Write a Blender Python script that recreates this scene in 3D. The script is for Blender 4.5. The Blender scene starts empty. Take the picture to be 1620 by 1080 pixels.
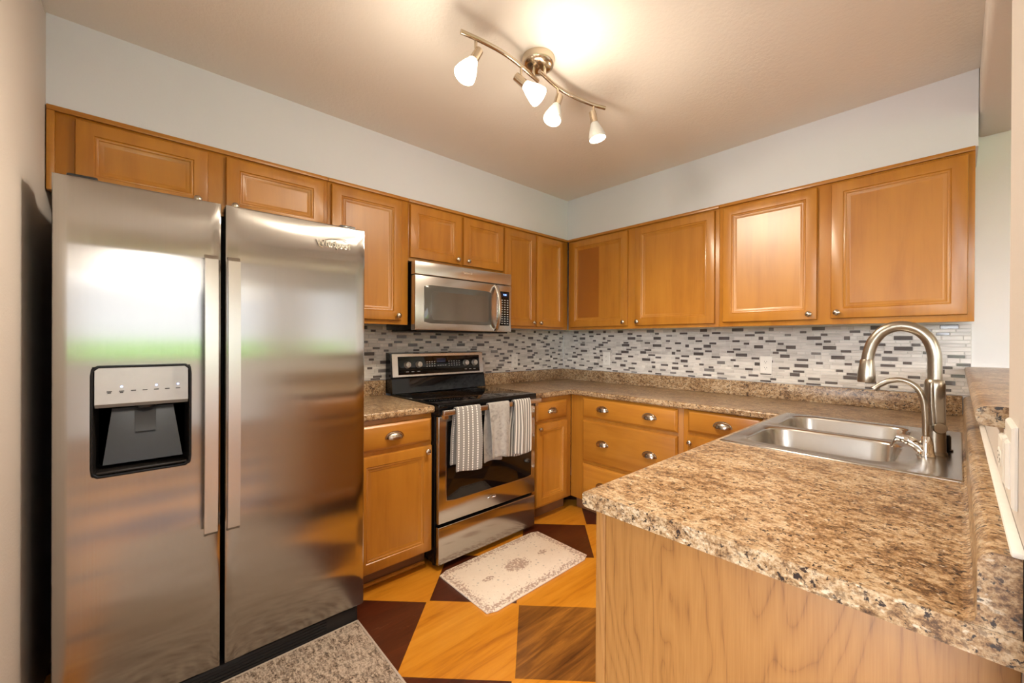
import bpy, bmesh, math, random
from mathutils import Vector, Matrix
R = math.radians
S = bpy.context.scene
COL = S.collection
random.seed(7)

# ------------------------------------------------------------------ camera
cam = bpy.data.cameras.new('camera'); camo = bpy.data.objects.new('camera', cam); COL.objects.link(camo)
cam.sensor_width = 36.0; cam.sensor_fit = 'HORIZONTAL'; cam.lens = 36.0 * 642.99 / 1620.0
cam.clip_start = 0.01
cam.shift_x = -6.1 / 1620.0; cam.shift_y = 0.63 / 1620.0
_yaw, _pit, _rol = R(-42.554), R(-0.145), R(0.265)
_fw = Vector((-math.sin(_yaw)*math.cos(_pit), math.cos(_yaw)*math.cos(_pit), math.sin(_pit)))
_r = Vector((math.cos(_yaw), math.sin(_yaw), 0)); _u = _r.cross(_fw)
_r2 = _r*math.cos(_rol) + _u*math.sin(_rol); _u2 = -_r*math.sin(_rol) + _u*math.cos(_rol)
_m = Matrix((_r2, _u2, -_fw)).transposed().to_4x4()
_m.translation = Vector((-3.0101, -2.5984, 1.2773))
camo.matrix_world = _m
S.camera = camo

# ------------------------------------------------------------------ world, lights, exposure
S.view_settings.view_transform = 'Standard'
S.view_settings.look = 'None'
S.view_settings.gamma = 1.0
S.view_settings.use_curve_mapping = False
S.view_settings.exposure = 0.65

world = bpy.data.worlds.new('world'); S.world = world; world.use_nodes = True
_bg = world.node_tree.nodes['Background']
_bg.inputs['Color'].default_value = (0.93, 0.96, 1.0, 1)
_wt = world.node_tree            # sky strength boosted in the west as added fill, kept low in the south
_tc = _wt.nodes.new('ShaderNodeTexCoord'); _sp = _wt.nodes.new('ShaderNodeSeparateXYZ'); _wt.links.new(_tc.outputs['Generated'], _sp.inputs[0])
_mr = _wt.nodes.new('ShaderNodeMapRange'); _mr.inputs['From Min'].default_value = -0.35; _mr.inputs['From Max'].default_value = -0.85
_mr.inputs['To Min'].default_value = 1.7; _mr.inputs['To Max'].default_value = 15.0
_wt.links.new(_sp.outputs[0], _mr.inputs['Value']); _wt.links.new(_mr.outputs[0], _bg.inputs['Strength'])

def lamp(name, kind, loc, energy, color, **kw):
    l = bpy.data.lights.new(name, kind); l.energy = energy; l.color = color
    for k, v in kw.items(): setattr(l, k, v)
    o = bpy.data.objects.new(name, l); COL.objects.link(o); o.location = loc
    return o
# the photographer's flash, held just above the camera
lamp('camera_flash', 'POINT', (-2.98, -2.56, 1.74), 6.0, (1.0, 0.95, 0.88), shadow_soft_size=0.13)
# daylight through the living room window (sampling portal on the opening)
_p = lamp('window_portal', 'AREA', (-2.65, -6.55, 1.6), 1.0, (1, 1, 1), shape='RECTANGLE', size=4.7, size_y=1.3)
_p.rotation_euler = (R(90), 0, 0)
_p.data.cycles.is_portal = True
_p = lamp('added_window_portal', 'AREA', (-6.16, -4.1, 1.15), 1.0, (1, 1, 1), shape='RECTANGLE', size=2.1, size_y=3.8)  # sampling portal for the added side window
_p.rotation_euler = (0, R(-90), 0)
_p.data.cycles.is_portal = True

# ------------------------------------------------------------------ materials
def new_mat(name):
    m = bpy.data.materials.new(name); m.use_nodes = True
    nt = m.node_tree; b = nt.nodes['Principled BSDF']
    return m, nt, b
def N(nt, typ, **kw):
    n = nt.nodes.new(typ)
    for k, v in kw.items(): setattr(n, k, v)
    return n
def L(nt, a, b): nt.links.new(a, b)
def mth(nt, op, a, b=None, c=None):
    n = N(nt, 'ShaderNodeMath', operation=op)
    for i, v in enumerate((a, b, c)):
        if v is None: continue
        if isinstance(v, (int, float)): n.inputs[i].default_value = v
        else: L(nt, v, n.inputs[i])
    return n.outputs[0]
def mixc(nt, fac, a, b, blend='MIX'):
    n = N(nt, 'ShaderNodeMix', data_type='RGBA', blend_type=blend)
    for s, v in ((n.inputs[0], fac), (n.inputs[6], a), (n.inputs[7], b)):
        if isinstance(v, (int, float)): s.default_value = v
        elif isinstance(v, tuple): s.default_value = v if len(v) == 4 else v + (1,)
        else: L(nt, v, s)
    return n.outputs[2]
def ramp(nt, fac, stops, interp='LINEAR'):
    n = N(nt, 'ShaderNodeValToRGB'); n.color_ramp.interpolation = interp
    el = n.color_ramp.elements
    while len(el) < len(stops): el.new(0.5)
    for e, (p, c) in zip(el, stops):
        e.position = p; e.color = c if len(c) == 4 else c + (1,)
    L(nt, fac, n.inputs[0]); return n.outputs[0]
def coords(nt, scale=(1, 1, 1), rot=(0, 0, 0), src='Object'):
    t = N(nt, 'ShaderNodeTexCoord'); mp = N(nt, 'ShaderNodeMapping')
    mp.inputs['Scale'].default_value = scale; mp.inputs['Rotation'].default_value = rot
    L(nt, t.outputs[src], mp.inputs[0]); return mp.outputs[0]
def noise(nt, vec, scale, detail=4, rough=0.55, dist=0.0):
    n = N(nt, 'ShaderNodeTexNoise'); n.inputs['Scale'].default_value = scale
    n.inputs['Detail'].default_value = detail; n.inputs['Roughness'].default_value = rough
    n.inputs['Distortion'].default_value = dist
    if vec is not None: L(nt, vec, n.inputs['Vector'])
    return n.outputs[0]
def bump(nt, b, h, strength=0.1, dist=0.01):
    n = N(nt, 'ShaderNodeBump'); n.inputs['Strength'].default_value = strength; n.inputs['Distance'].default_value = dist
    L(nt, h, n.inputs['Height']); L(nt, n.outputs[0], b.inputs['Normal'])
def gray(v): return (v, v, v)

def plain(name, col, rough=0.5, metal=0.0, spec=0.5, coat=0.0, emit=None, es=0.0):
    m, nt, b = new_mat(name)
    v = noise(nt, coords(nt), 40, 3)
    c = mixc(nt, v, tuple(x*0.94 for x in col), tuple(min(1, x*1.06) for x in col))
    L(nt, c, b.inputs['Base Color'])
    b.inputs['Roughness'].default_value = rough; b.inputs['Metallic'].default_value = metal
    b.inputs['Specular IOR Level'].default_value = spec; b.inputs['Coat Weight'].default_value = coat
    if emit: b.inputs['Emission Color'].default_value = emit + (1,); b.inputs['Emission Strength'].default_value = es
    return m
def paint(name, col, bs=0.12, sc=160):
    m, nt, b = new_mat(name); co = coords(nt)
    v = noise(nt, co, 3, 3)
    L(nt, mixc(nt, v, tuple(x*0.97 for x in col), tuple(min(1, x*1.03) for x in col)), b.inputs['Base Color'])
    b.inputs['Roughness'].default_value = 0.75; b.inputs['Specular IOR Level'].default_value = 0.25
    bump(nt, b, noise(nt, co, sc, 3, 0.6), bs, 0.004)
    return m
def wood(name, axis, light, dark, rough=0.32, sc=1.0, coat=0.25, dark_rect=None):
    m, nt, b = new_mat(name)
    s = [14.0*sc]*3; s['xyz'.index(axis)] = 1.1*sc
    co = coords(nt, tuple(s)); c2 = coords(nt, tuple(1.0 if i == 'xyz'.index(axis) else 2.4 for i in range(3)))
    oi = N(nt, 'ShaderNodeObjectInfo')
    add = N(nt, 'ShaderNodeVectorMath', operation='ADD'); L(nt, co, add.inputs[0])
    cmb = N(nt, 'ShaderNodeCombineXYZ'); off = mth(nt, 'MULTIPLY', oi.outputs['Random'], 37.0)
    for i in range(3): L(nt, off, cmb.inputs[i])
    L(nt, cmb.outputs[0], add.inputs[1])
    n1 = noise(nt, add.outputs[0], 1.0, 6, 0.6, 0.6); n2 = noise(nt, c2, 3.0, 3, 0.5)
    f = mth(nt, 'ADD', mth(nt, 'MULTIPLY', n1, 0.65), mth(nt, 'MULTIPLY', n2, 0.35))
    c = ramp(nt, f, [(0.30, dark), (0.52, tuple((a+2*d)/3 for a, d in zip(dark, light))), (0.72, light)])
    hv = N(nt, 'ShaderNodeHueSaturation'); L(nt, c, hv.inputs['Color'])
    L(nt, mth(nt, 'MULTIPLY_ADD', oi.outputs['Random'], 0.14, 0.93), hv.inputs['Value'])
    col = hv.outputs[0]
    if dark_rect:      # one darker rectangle within the door's panel
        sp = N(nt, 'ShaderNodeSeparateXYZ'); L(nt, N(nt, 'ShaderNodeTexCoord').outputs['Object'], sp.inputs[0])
        y0, y1, z0, z1 = dark_rect; k = mth(nt, 'MULTIPLY', mth(nt, 'GREATER_THAN', sp.outputs[1], y0), mth(nt, 'LESS_THAN', sp.outputs[1], y1))
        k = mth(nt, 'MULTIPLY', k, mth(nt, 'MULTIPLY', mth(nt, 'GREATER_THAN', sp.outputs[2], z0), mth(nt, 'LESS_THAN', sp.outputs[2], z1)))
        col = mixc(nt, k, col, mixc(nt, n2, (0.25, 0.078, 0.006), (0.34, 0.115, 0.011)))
    L(nt, col, b.inputs['Base Color'])
    b.inputs['Roughness'].default_value = rough; b.inputs['Coat Weight'].default_value = coat; b.inputs['Coat Roughness'].default_value = 0.25
    return m
W_L, W_D = (0.50, 0.213, 0.026), (0.335, 0.116, 0.010)
M = {}
M['wood'] = wood('maple_upright_grain', 'z', W_L, W_D)
M['wood_dark_rect'] = wood('maple_with_dark_rect', 'z', W_L, W_D, dark_rect=(0.300, 0.508, 0.097, 0.659))
M['woodx'] = wood('maple_level_grain', 'x', W_L, W_D)
M['woody'] = wood('maple_level_grain_side', 'y', W_L, W_D)
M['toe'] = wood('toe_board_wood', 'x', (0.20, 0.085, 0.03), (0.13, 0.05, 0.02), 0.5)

def oak():
    m, nt, b = new_mat('oak_veneer'); co = coords(nt, (1, 1, 0.22))
    n = noise(nt, co, 4.2, 3, 0.45, 0.25)
    rings = mth(nt, 'FRACT', mth(nt, 'MULTIPLY', n, 26.0))
    tri = mth(nt, 'ABSOLUTE', mth(nt, 'MULTIPLY_ADD', rings, 2.0, -1.0))
    fine = noise(nt, coords(nt, (330, 330, 9)), 1.0, 4, 0.6)
    f = mth(nt, 'ADD', mth(nt, 'MULTIPLY', mth(nt, 'POWER', tri, 0.45), 0.30), mth(nt, 'MULTIPLY', fine, 0.7))
    c = ramp(nt, f, [(0.28, (0.19, 0.078, 0.018)), (0.46, (0.30, 0.132, 0.032)), (0.75, (0.36, 0.170, 0.045))])
    L(nt, c, b.inputs['Base Color']); b.inputs['Roughness'].default_value = 0.45
    bump(nt, b, fine, 0.05, 0.002)
    return m
M['oak'] = oak()

def granite():
    m, nt, b = new_mat('speckled_laminate')
    co = coords(nt, (1.0, 0.62, 1.0)); ci = coords(nt)
    big = noise(nt, co, 11, 3, 0.55, 0.4)
    mid = noise(nt, co, 64, 8, 0.72, 0.15)
    fin = noise(nt, ci, 210, 4, 0.7)
    f = mth(nt, 'ADD', mth(nt, 'ADD', mth(nt, 'MULTIPLY', mid, 0.54), mth(nt, 'MULTIPLY', big, 0.20)), mth(nt, 'MULTIPLY', fin, 0.26))
    c = ramp(nt, f, [(0.37, (0.022, 0.014, 0.010)), (0.425, (0.13, 0.068, 0.031)), (0.475, (0.32, 0.190, 0.090)), (0.525, (0.47, 0.325, 0.185)), (0.60, (0.60, 0.48, 0.33))])
    bl = noise(nt, ci, 95, 4, 0.6, 0.3)
    k = ramp(nt, bl, [(0.585, gray(0.0)), (0.635, gray(1.0))])
    c = mixc(nt, k, c, (0.028, 0.020, 0.018))
    wh = ramp(nt, noise(nt, co, 80, 3, 0.6, 0.2), [(0.62, gray(0.0)), (0.70, gray(0.7))])
    c = mixc(nt, wh, c, (0.72, 0.64, 0.50))
    br = ramp(nt, noise(nt, coords(nt, (1, 0.8, 1)), 120, 5, 0.7, 0.2), [(0.53, gray(0.0)), (0.60, gray(0.62))])
    c = mixc(nt, br, c, (0.085, 0.045, 0.024))
    L(nt, c, b.inputs['Base Color']); b.inputs['Roughness'].default_value = 0.30
    b.inputs['Specular IOR Level'].default_value = 0.45
    return m
M['granite'] = granite()

def steel(name, col=(0.455, 0.44, 0.42), rough=0.15, aniso=0.95, rot=0.0, axis='Z', streak=(700, 700, 3)):
    m, nt, b = new_mat(name)
    b.inputs['Metallic'].default_value = 1.0
    st = noise(nt, coords(nt, streak), 1.0, 3, 0.6)
    L(nt, mixc(nt, st, tuple(x*0.93 for x in col), tuple(min(1, x*1.05) for x in col)), b.inputs['Base Color'])
    L(nt, mth(nt, 'MULTIPLY_ADD', st, 0.06, rough-0.03), b.inputs['Roughness'])
    b.inputs['Anisotropic'].default_value = aniso; b.inputs['Anisotropic Rotation'].default_value = rot
    if aniso > 0:
        t = N(nt, 'ShaderNodeTangent', direction_type='RADIAL', axis=axis); L(nt, t.outputs[0], b.inputs['Tangent'])
    return m
M['steel'] = steel('brushed_steel')
M['steelh'] = steel('brushed_steel_bar', (0.62, 0.59, 0.56), 0.25, 0.0)
M['sinksteel'] = steel('sink_steel', (0.62, 0.60, 0.57), 0.24, 0.0, streak=(60, 60, 60))
M['nickel'] = steel('brushed_nickel', (0.38, 0.335, 0.275), 0.30, 0.0, streak=(900, 900, 30))
M['knob'] = steel('knob_nickel', (0.52, 0.46, 0.39), 0.24, 0.0)
M['bronze'] = steel('warm_nickel', (0.60, 0.51, 0.40), 0.22, 0.0)
M['chrome'] = plain('chrome', (0.86, 0.86, 0.85), 0.06, 1.0)
M['blackgloss'] = plain('black_glass', (0.004, 0.004, 0.0045), 0.04, 0.0, 0.35)
M['black'] = plain('black_enamel', (0.005, 0.005, 0.0055), 0.22, 0.0, 0.25)
M['blackmatte'] = plain('black_plastic', (0.012, 0.012, 0.014), 0.55)
M['darkgrey'] = plain('dark_grey_plastic', (0.020, 0.022, 0.025), 0.25)
M['cavity'] = plain('dispenser_lining', (0.016, 0.014, 0.013), 0.35)
M['silver'] = plain('silver_plastic', (0.50, 0.50, 0.50), 0.32, 0.35)
M['white'] = plain('white_plastic', (0.80, 0.78, 0.74), 0.35)
M['slot'] = plain('slot_dark', (0.03, 0.025, 0.02), 0.6)
M['print'] = plain('pale_print', (0.55, 0.55, 0.55), 0.5)
M['printdark'] = plain('dark_print', (0.06, 0.06, 0.06), 0.5)
M['led'] = plain('blue_led', (0.3, 0.4, 0.9), 0.4, emit=(0.35, 0.5, 1.0), es=3.0)
M['digit'] = plain('blue_digits', (0.2, 0.35, 0.9), 0.4, emit=(0.25, 0.45, 1.0), es=2.0)
M['display'] = plain('display_navy', (0.010, 0.015, 0.05), 0.1)
M['mwglass'] = plain('smoky_window', (0.085, 0.083, 0.076), 0.07, 0.0, 0.9)
M['mwin'] = plain('oven_interior', (0.16, 0.16, 0.15), 0.4)
M['knobface'] = plain('knob_face', (0.62, 0.60, 0.57), 0.28, 0.6)
M['soffit'] = paint('pale_blue_grey_wall', (0.66, 0.685, 0.765))
M['beige'] = paint('warm_beige_wall', (0.62, 0.57, 0.53), 0.25, 120)
M['bright'] = paint('white_wall', (0.88, 0.88, 0.88))
M['ceil'] = paint('textured_ceiling', (0.80, 0.765, 0.725), 0.35, 70)
M['grout'] = paint('grout', (0.70, 0.68, 0.65), 0.05)
M['trimwhite'] = plain('white_caulk', (0.82, 0.80, 0.76), 0.5)
M['lawn'] = plain('grass', (0.17, 0.34, 0.05), 0.9)
M['paving'] = plain('concrete_paving', (0.42, 0.40, 0.37), 0.8)
M['curtain'] = plain('white_sash', (0.8, 0.8, 0.78), 0.4)

def tilemat(name, a, b_, rough):
    m, nt, b = new_mat(name)
    v = noise(nt, coords(nt, (7, 7, 160)), 1.0, 4, 0.65, 0.4)
    v2 = noise(nt, coords(nt, (9, 9, 30)), 1.0, 2)
    f = mth(nt, 'ADD', mth(nt, 'MULTIPLY', v, 0.6), mth(nt, 'MULTIPLY', v2, 0.4))
    L(nt, ramp(nt, f, [(0.34, a), (0.66, b_)]), b.inputs['Base Color'])
    b.inputs['Roughness'].default_value = rough
    return m
TILES = [tilemat('stone_tile_white', (0.66, 0.62, 0.575), (0.86, 0.825, 0.78), 0.25),
         tilemat('stone_tile_grey', (0.46, 0.43, 0.40), (0.74, 0.70, 0.66), 0.22),
         tilemat('stone_tile_pale', (0.58, 0.545, 0.51), (0.80, 0.765, 0.72), 0.25),
         tilemat('glass_tile_dark', (0.078, 0.066, 0.062), (0.155, 0.135, 0.13), 0.10),
         tilemat('glass_tile_midgrey', (0.17, 0.155, 0.15), (0.27, 0.25, 0.24), 0.12)]

def floor_mat():
    m, nt, b = new_mat('diamond_wood_floor')
    t = N(nt, 'ShaderNodeTexCoord'); sp = N(nt, 'ShaderNodeSeparateXYZ'); L(nt, t.outputs['Object'], sp.inputs[0])
    P = 0.622
    a = mth(nt, 'MULTIPLY_ADD', sp.outputs[0], 1/P, 1.668/P + 0.5 + 20)
    c_ = mth(nt, 'MULTIPLY_ADD', sp.outputs[1], 1/P, 0.848/P + 0.5 + 20)
    d = mth(nt, 'ADD', mth(nt, 'ABSOLUTE', mth(nt, 'SUBTRACT', mth(nt, 'FRACT', a), 0.5)), mth(nt, 'ABSOLUTE', mth(nt, 'SUBTRACT', mth(nt, 'FRACT', c_), 0.5)))
    mask = mth(nt, 'LESS_THAN', d, 0.486)
    ids = N(nt, 'ShaderNodeCombineXYZ'); L(nt, mth(nt, 'FLOOR', a), ids.inputs[0]); L(nt, mth(nt, 'FLOOR', c_), ids.inputs[1])
    wn = N(nt, 'ShaderNodeTexWhiteNoise', noise_dimensions='2D'); L(nt, ids.outputs[0], wn.inputs['Vector'])
    g = noise(nt, coords(nt, (2.2, 26, 26), (0, 0, R(0))), 1.0, 6, 0.65, 0.8)
    g2 = noise(nt, coords(nt, (1.0, 6, 6)), 1.0, 3, 0.5, 0.4)
    gg = mth(nt, 'ADD', mth(nt, 'MULTIPLY', g, 0.6), mth(nt, 'MULTIPLY', g2, 0.4))
    lite = ramp(nt, gg, [(0.32, (0.33, 0.100, 0.006)), (0.46, (0.55, 0.205, 0.012)), (0.68, (0.68, 0.30, 0.030))])
    scr = ramp(nt, noise(nt, coords(nt, (14, 60, 60), (0, 0, 0.7)), 1.0, 4, 0.7, 1.5), [(0.60, gray(0)), (0.72, gray(1))])
    dk = ramp(nt, gg, [(0.30, (0.030, 0.006, 0.003)), (0.60, (0.085, 0.018, 0.006)), (0.78, (0.17, 0.05, 0.014))])
    dk = mixc(nt, mth(nt, 'MULTIPLY', scr, 0.35), dk, (0.26, 0.12, 0.06))
    mid = ramp(nt, gg, [(0.36, (0.07, 0.022, 0.004)), (0.50, (0.20, 0.075, 0.012)), (0.66, (0.42, 0.17, 0.025))])
    sel = mth(nt, 'GREATER_THAN', mth(nt, 'MULTIPLY', sp.outputs[1], -1.0), 1.158)   # the row of diamonds worn paler
    sel = mth(nt, 'MULTIPLY', sel, mth(nt, 'GREATER_THAN', sp.outputs[0], -1.979))
    dark = mixc(nt, sel, dk, mid)
    L(nt, mixc(nt, mask, lite, dark), b.inputs['Base Color'])
    b.inputs['Roughness'].default_value = 0.30; b.inputs['Coat Weight'].default_value = 0.2; b.inputs['Coat Roughness'].default_value = 0.15
    bump(nt, b, g, 0.06, 0.003)
    return m
M['floor'] = floor_mat()

def mat_rug():      # small printed mat by the range; object origin at its centre, 0.762 x 0.445
    m, nt, b = new_mat('printed_mat')
    t = N(nt, 'ShaderNodeTexCoord'); sp = N(nt, 'ShaderNodeSeparateXYZ'); L(nt, t.outputs['Object'], sp.inputs[0])
    ax, ay = mth(nt, 'ABSOLUTE', sp.outputs[0]), mth(nt, 'ABSOLUTE', sp.outputs[1])
    edge = mth(nt, 'MINIMUM', mth(nt, 'SUBTRACT', 0.381, ax), mth(nt, 'SUBTRACT', 0.2225, ay))
    n1 = noise(nt, coords(nt), 75, 4, 0.7); n2 = noise(nt, coords(nt), 26, 3, 0.6, 0.5)
    el = mth(nt, 'SQRT', mth(nt, 'ADD', mth(nt, 'POWER', mth(nt, 'DIVIDE', ax, 0.115), 2.0), mth(nt, 'POWER', mth(nt, 'DIVIDE', ay, 0.075), 2.0)))
    med = ramp(nt, el, [(0.55, gray(1.0)), (1.15, gray(0.0))])
    ex = mth(nt, 'SQRT', mth(nt, 'ADD', mth(nt, 'POWER', mth(nt, 'DIVIDE', mth(nt, 'SUBTRACT', ax, 0.205), 0.048), 2.0), mth(nt, 'POWER', mth(nt, 'DIVIDE', ay, 0.024), 2.0)))
    pend = ramp(nt, ex, [(0.6, gray(1.0)), (1.1, gray(0.0))])
    bord = ramp(nt, edge, [(0.0, gray(0.0)), (0.006, gray(0.75)), (0.034, gray(0.85)), (0.050, gray(0.45)), (0.085, gray(0.10)), (0.10, gray(0.05))])
    amt = mth(nt, 'MAXIMUM', mth(nt, 'MAXIMUM', med, pend), bord)
    th = mth(nt, 'SUBTRACT', 0.68, mth(nt, 'MULTIPLY', amt, 0.23))
    spk = mth(nt, 'GREATER_THAN', n1, th)
    vo = N(nt, 'ShaderNodeTexVoronoi'); vo.inputs['Scale'].default_value = 34; L(nt, coords(nt), vo.inputs['Vector'])
    dot = mth(nt, 'MULTIPLY', mth(nt, 'LESS_THAN', vo.outputs['Distance'], 0.22), mth(nt, 'GREATER_THAN', n2, 0.5))
    base = mixc(nt, n2, (0.74, 0.63, 0.52), (0.83, 0.73, 0.62))
    c = mixc(nt, mth(nt, 'MULTIPLY', dot, 0.6), base, (0.36, 0.33, 0.29))
    c = mixc(nt, mth(nt, 'MULTIPLY', spk, 0.75), c, (0.33, 0.20, 0.15))
    tick = mth(nt, 'MULTIPLY', mth(nt, 'LESS_THAN', mth(nt, 'FRACT', mth(nt, 'MULTIPLY', mth(nt, 'ADD', ax, ay), 70)), 0.35), mth(nt, 'MULTIPLY', mth(nt, 'GREATER_THAN', edge, 0.012), mth(nt, 'LESS_THAN', edge, 0.024)))
    c = mixc(nt, mth(nt, 'MULTIPLY', tick, 0.5), c, (0.30, 0.20, 0.16))
    L(nt, c, b.inputs['Base Color']); b.inputs['Roughness'].default_value = 0.55
    return m
M['mat'] = mat_rug()
def rug_mat():
    m, nt, b = new_mat('distressed_rug'); co = coords(nt)
    vo = N(nt, 'ShaderNodeTexVoronoi', feature='DISTANCE_TO_EDGE'); vo.inputs['Scale'].default_value = 13
    nz = noise(nt, co, 9, 3, 0.6)
    mx = N(nt, 'ShaderNodeVectorMath', operation='ADD'); L(nt, co, mx.inputs[0])
    cb = N(nt, 'ShaderNodeCombineXYZ'); L(nt, mth(nt, 'MULTIPLY', nz, 0.25), cb.inputs[0]); L(nt, mth(nt, 'MULTIPLY', nz, -0.2), cb.inputs[1]); L(nt, cb.outputs[0], mx.inputs[1])
    L(nt, mx.outputs[0], vo.inputs['Vector'])
    ln = ramp(nt, vo.outputs['Distance'], [(0.0, gray(0.75)), (0.09, gray(0.2)), (0.2, gray(0.0))])
    n1 = noise(nt, coords(nt, (90, 30, 30)), 1.0, 5, 0.75, 0.6); n3 = noise(nt, co, 120, 3, 0.7)
    f = mth(nt, 'ADD', mth(nt, 'MULTIPLY', n1, 0.6), mth(nt, 'MULTIPLY', n3, 0.4))
    c = ramp(nt, f, [(0.40, (0.05, 0.036, 0.028)), (0.48, (0.27, 0.205, 0.16)), (0.56, (0.58, 0.48, 0.39))])
    c = mixc(nt, mth(nt, 'MULTIPLY', ln, 0.45), c, (0.55, 0.48, 0.41))
    L(nt, c, b.inputs['Base Color']); b.inputs['Roughness'].default_value = 0.95; b.inputs['Specular IOR Level'].default_value = 0.1
    bump(nt, b, n3, 0.8, 0.006)
    return m
M['rug'] = rug_mat()
M['rugedge'] = plain('rug_binding', (0.46, 0.39, 0.33), 0.9)

def towel_mat(name, kind):
    m, nt, b = new_mat(name)
    t = N(nt, 'ShaderNodeTexCoord'); sp = N(nt, 'ShaderNodeSeparateXYZ'); L(nt, t.outputs['UV'], sp.inputs[0])
    w = noise(nt, coords(nt), 420, 2, 0.6)
    if kind == 'dots':
        s = mth(nt, 'FRACT', mth(nt, 'MULTIPLY', sp.outputs[0], 5.5))
        line = mth(nt, 'LESS_THAN', mth(nt, 'ABSOLUTE', mth(nt, 'SUBTRACT', s, 0.5)), 0.12)
        dots = mth(nt, 'LESS_THAN', mth(nt, 'ABSOLUTE', mth(nt, 'SUBTRACT', mth(nt, 'FRACT', mth(nt, 'MULTIPLY', sp.outputs[1], 62)), 0.5)), 0.34)
        side = mth(nt, 'LESS_THAN', mth(nt, 'ABSOLUTE', mth(nt, 'SUBTRACT', s, 0.5)), 0.30)
        c = mixc(nt, mth(nt, 'MULTIPLY', line, dots), mixc(nt, w, (0.19, 0.182, 0.175), (0.37, 0.355, 0.34)), (0.84, 0.83, 0.81))
    elif kind == 'stripes':
        s = mth(nt, 'FRACT', mth(nt, 'MULTIPLY', sp.outputs[0], 7.0))
        line = mth(nt, 'GREATER_THAN', s, 0.52)
        thin = mth(nt, 'LESS_THAN', mth(nt, 'ABSOLUTE', mth(nt, 'SUBTRACT', s, 0.26)), 0.06)
        c = mixc(nt, line, mixc(nt, w, (0.09, 0.085, 0.08), (0.17, 0.165, 0.155)), (0.72, 0.70, 0.66))
        c = mixc(nt, mth(nt, 'MULTIPLY', thin, 0.5), c, (0.6, 0.58, 0.55))
    else:
        v = noise(nt, coords(nt), 24, 4, 0.65, 1.5)
        c = ramp(nt, v, [(0.30, (0.25, 0.24, 0.225)), (0.48, (0.39, 0.372, 0.350)), (0.70, (0.45, 0.43, 0.405))])
    L(nt, c, b.inputs['Base Color']); b.inputs['Roughness'].default_value = 0.95; b.inputs['Specular IOR Level'].default_value = 0.1
    b.inputs['Sheen Weight'].default_value = 0.2
    bump(nt, b, w, 0.5, 0.002)
    return m
M['towel_dots'] = towel_mat('dotted_cloth', 'dots'); M['towel_plain'] = towel_mat('grey_cloth', 'plain'); M['towel_stripes'] = towel_mat('striped_cloth', 'stripes')

def glow(name, col, es, base=0.55):
    m, nt, b = new_mat(name); b.inputs['Base Color'].default_value = (base, base*0.97, base*0.92, 1); b.inputs['Roughness'].default_value = 0.4
    b.inputs['Emission Color'].default_value = col + (1,); b.inputs['Emission Strength'].default_value = es
    return m
M['shade_hot'] = glow('frosted_glass_lit', (1.0, 0.90, 0.72), 6.0)
M['shade'] = glow('frosted_glass_dimmer', (1.0, 0.84, 0.64), 0.20, 0.18)
M['shade_drum'] = glow('drum_shade_lit', (1.0, 0.80, 0.50), 2.2)
M['bulb'] = glow('bulb_glow', (1.0, 0.88, 0.66), 14.0)
def pane_mat():
    m, nt, b = new_mat('window_glass'); nt.nodes.remove(b)
    out = nt.nodes['Material Output']; tr = N(nt, 'ShaderNodeBsdfTransparent'); gl = N(nt, 'ShaderNodeBsdfGlossy'); gl.inputs['Roughness'].default_value = 0.02
    fr = N(nt, 'ShaderNodeFresnel'); fr.inputs['IOR'].default_value = 1.45
    mx = N(nt, 'ShaderNodeMixShader'); L(nt, fr.outputs[0], mx.inputs[0]); L(nt, tr.outputs[0], mx.inputs[1]); L(nt, gl.outputs[0], mx.inputs[2]); L(nt, mx.outputs[0], out.inputs[0])
    return m
M['pane'] = pane_mat()

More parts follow.
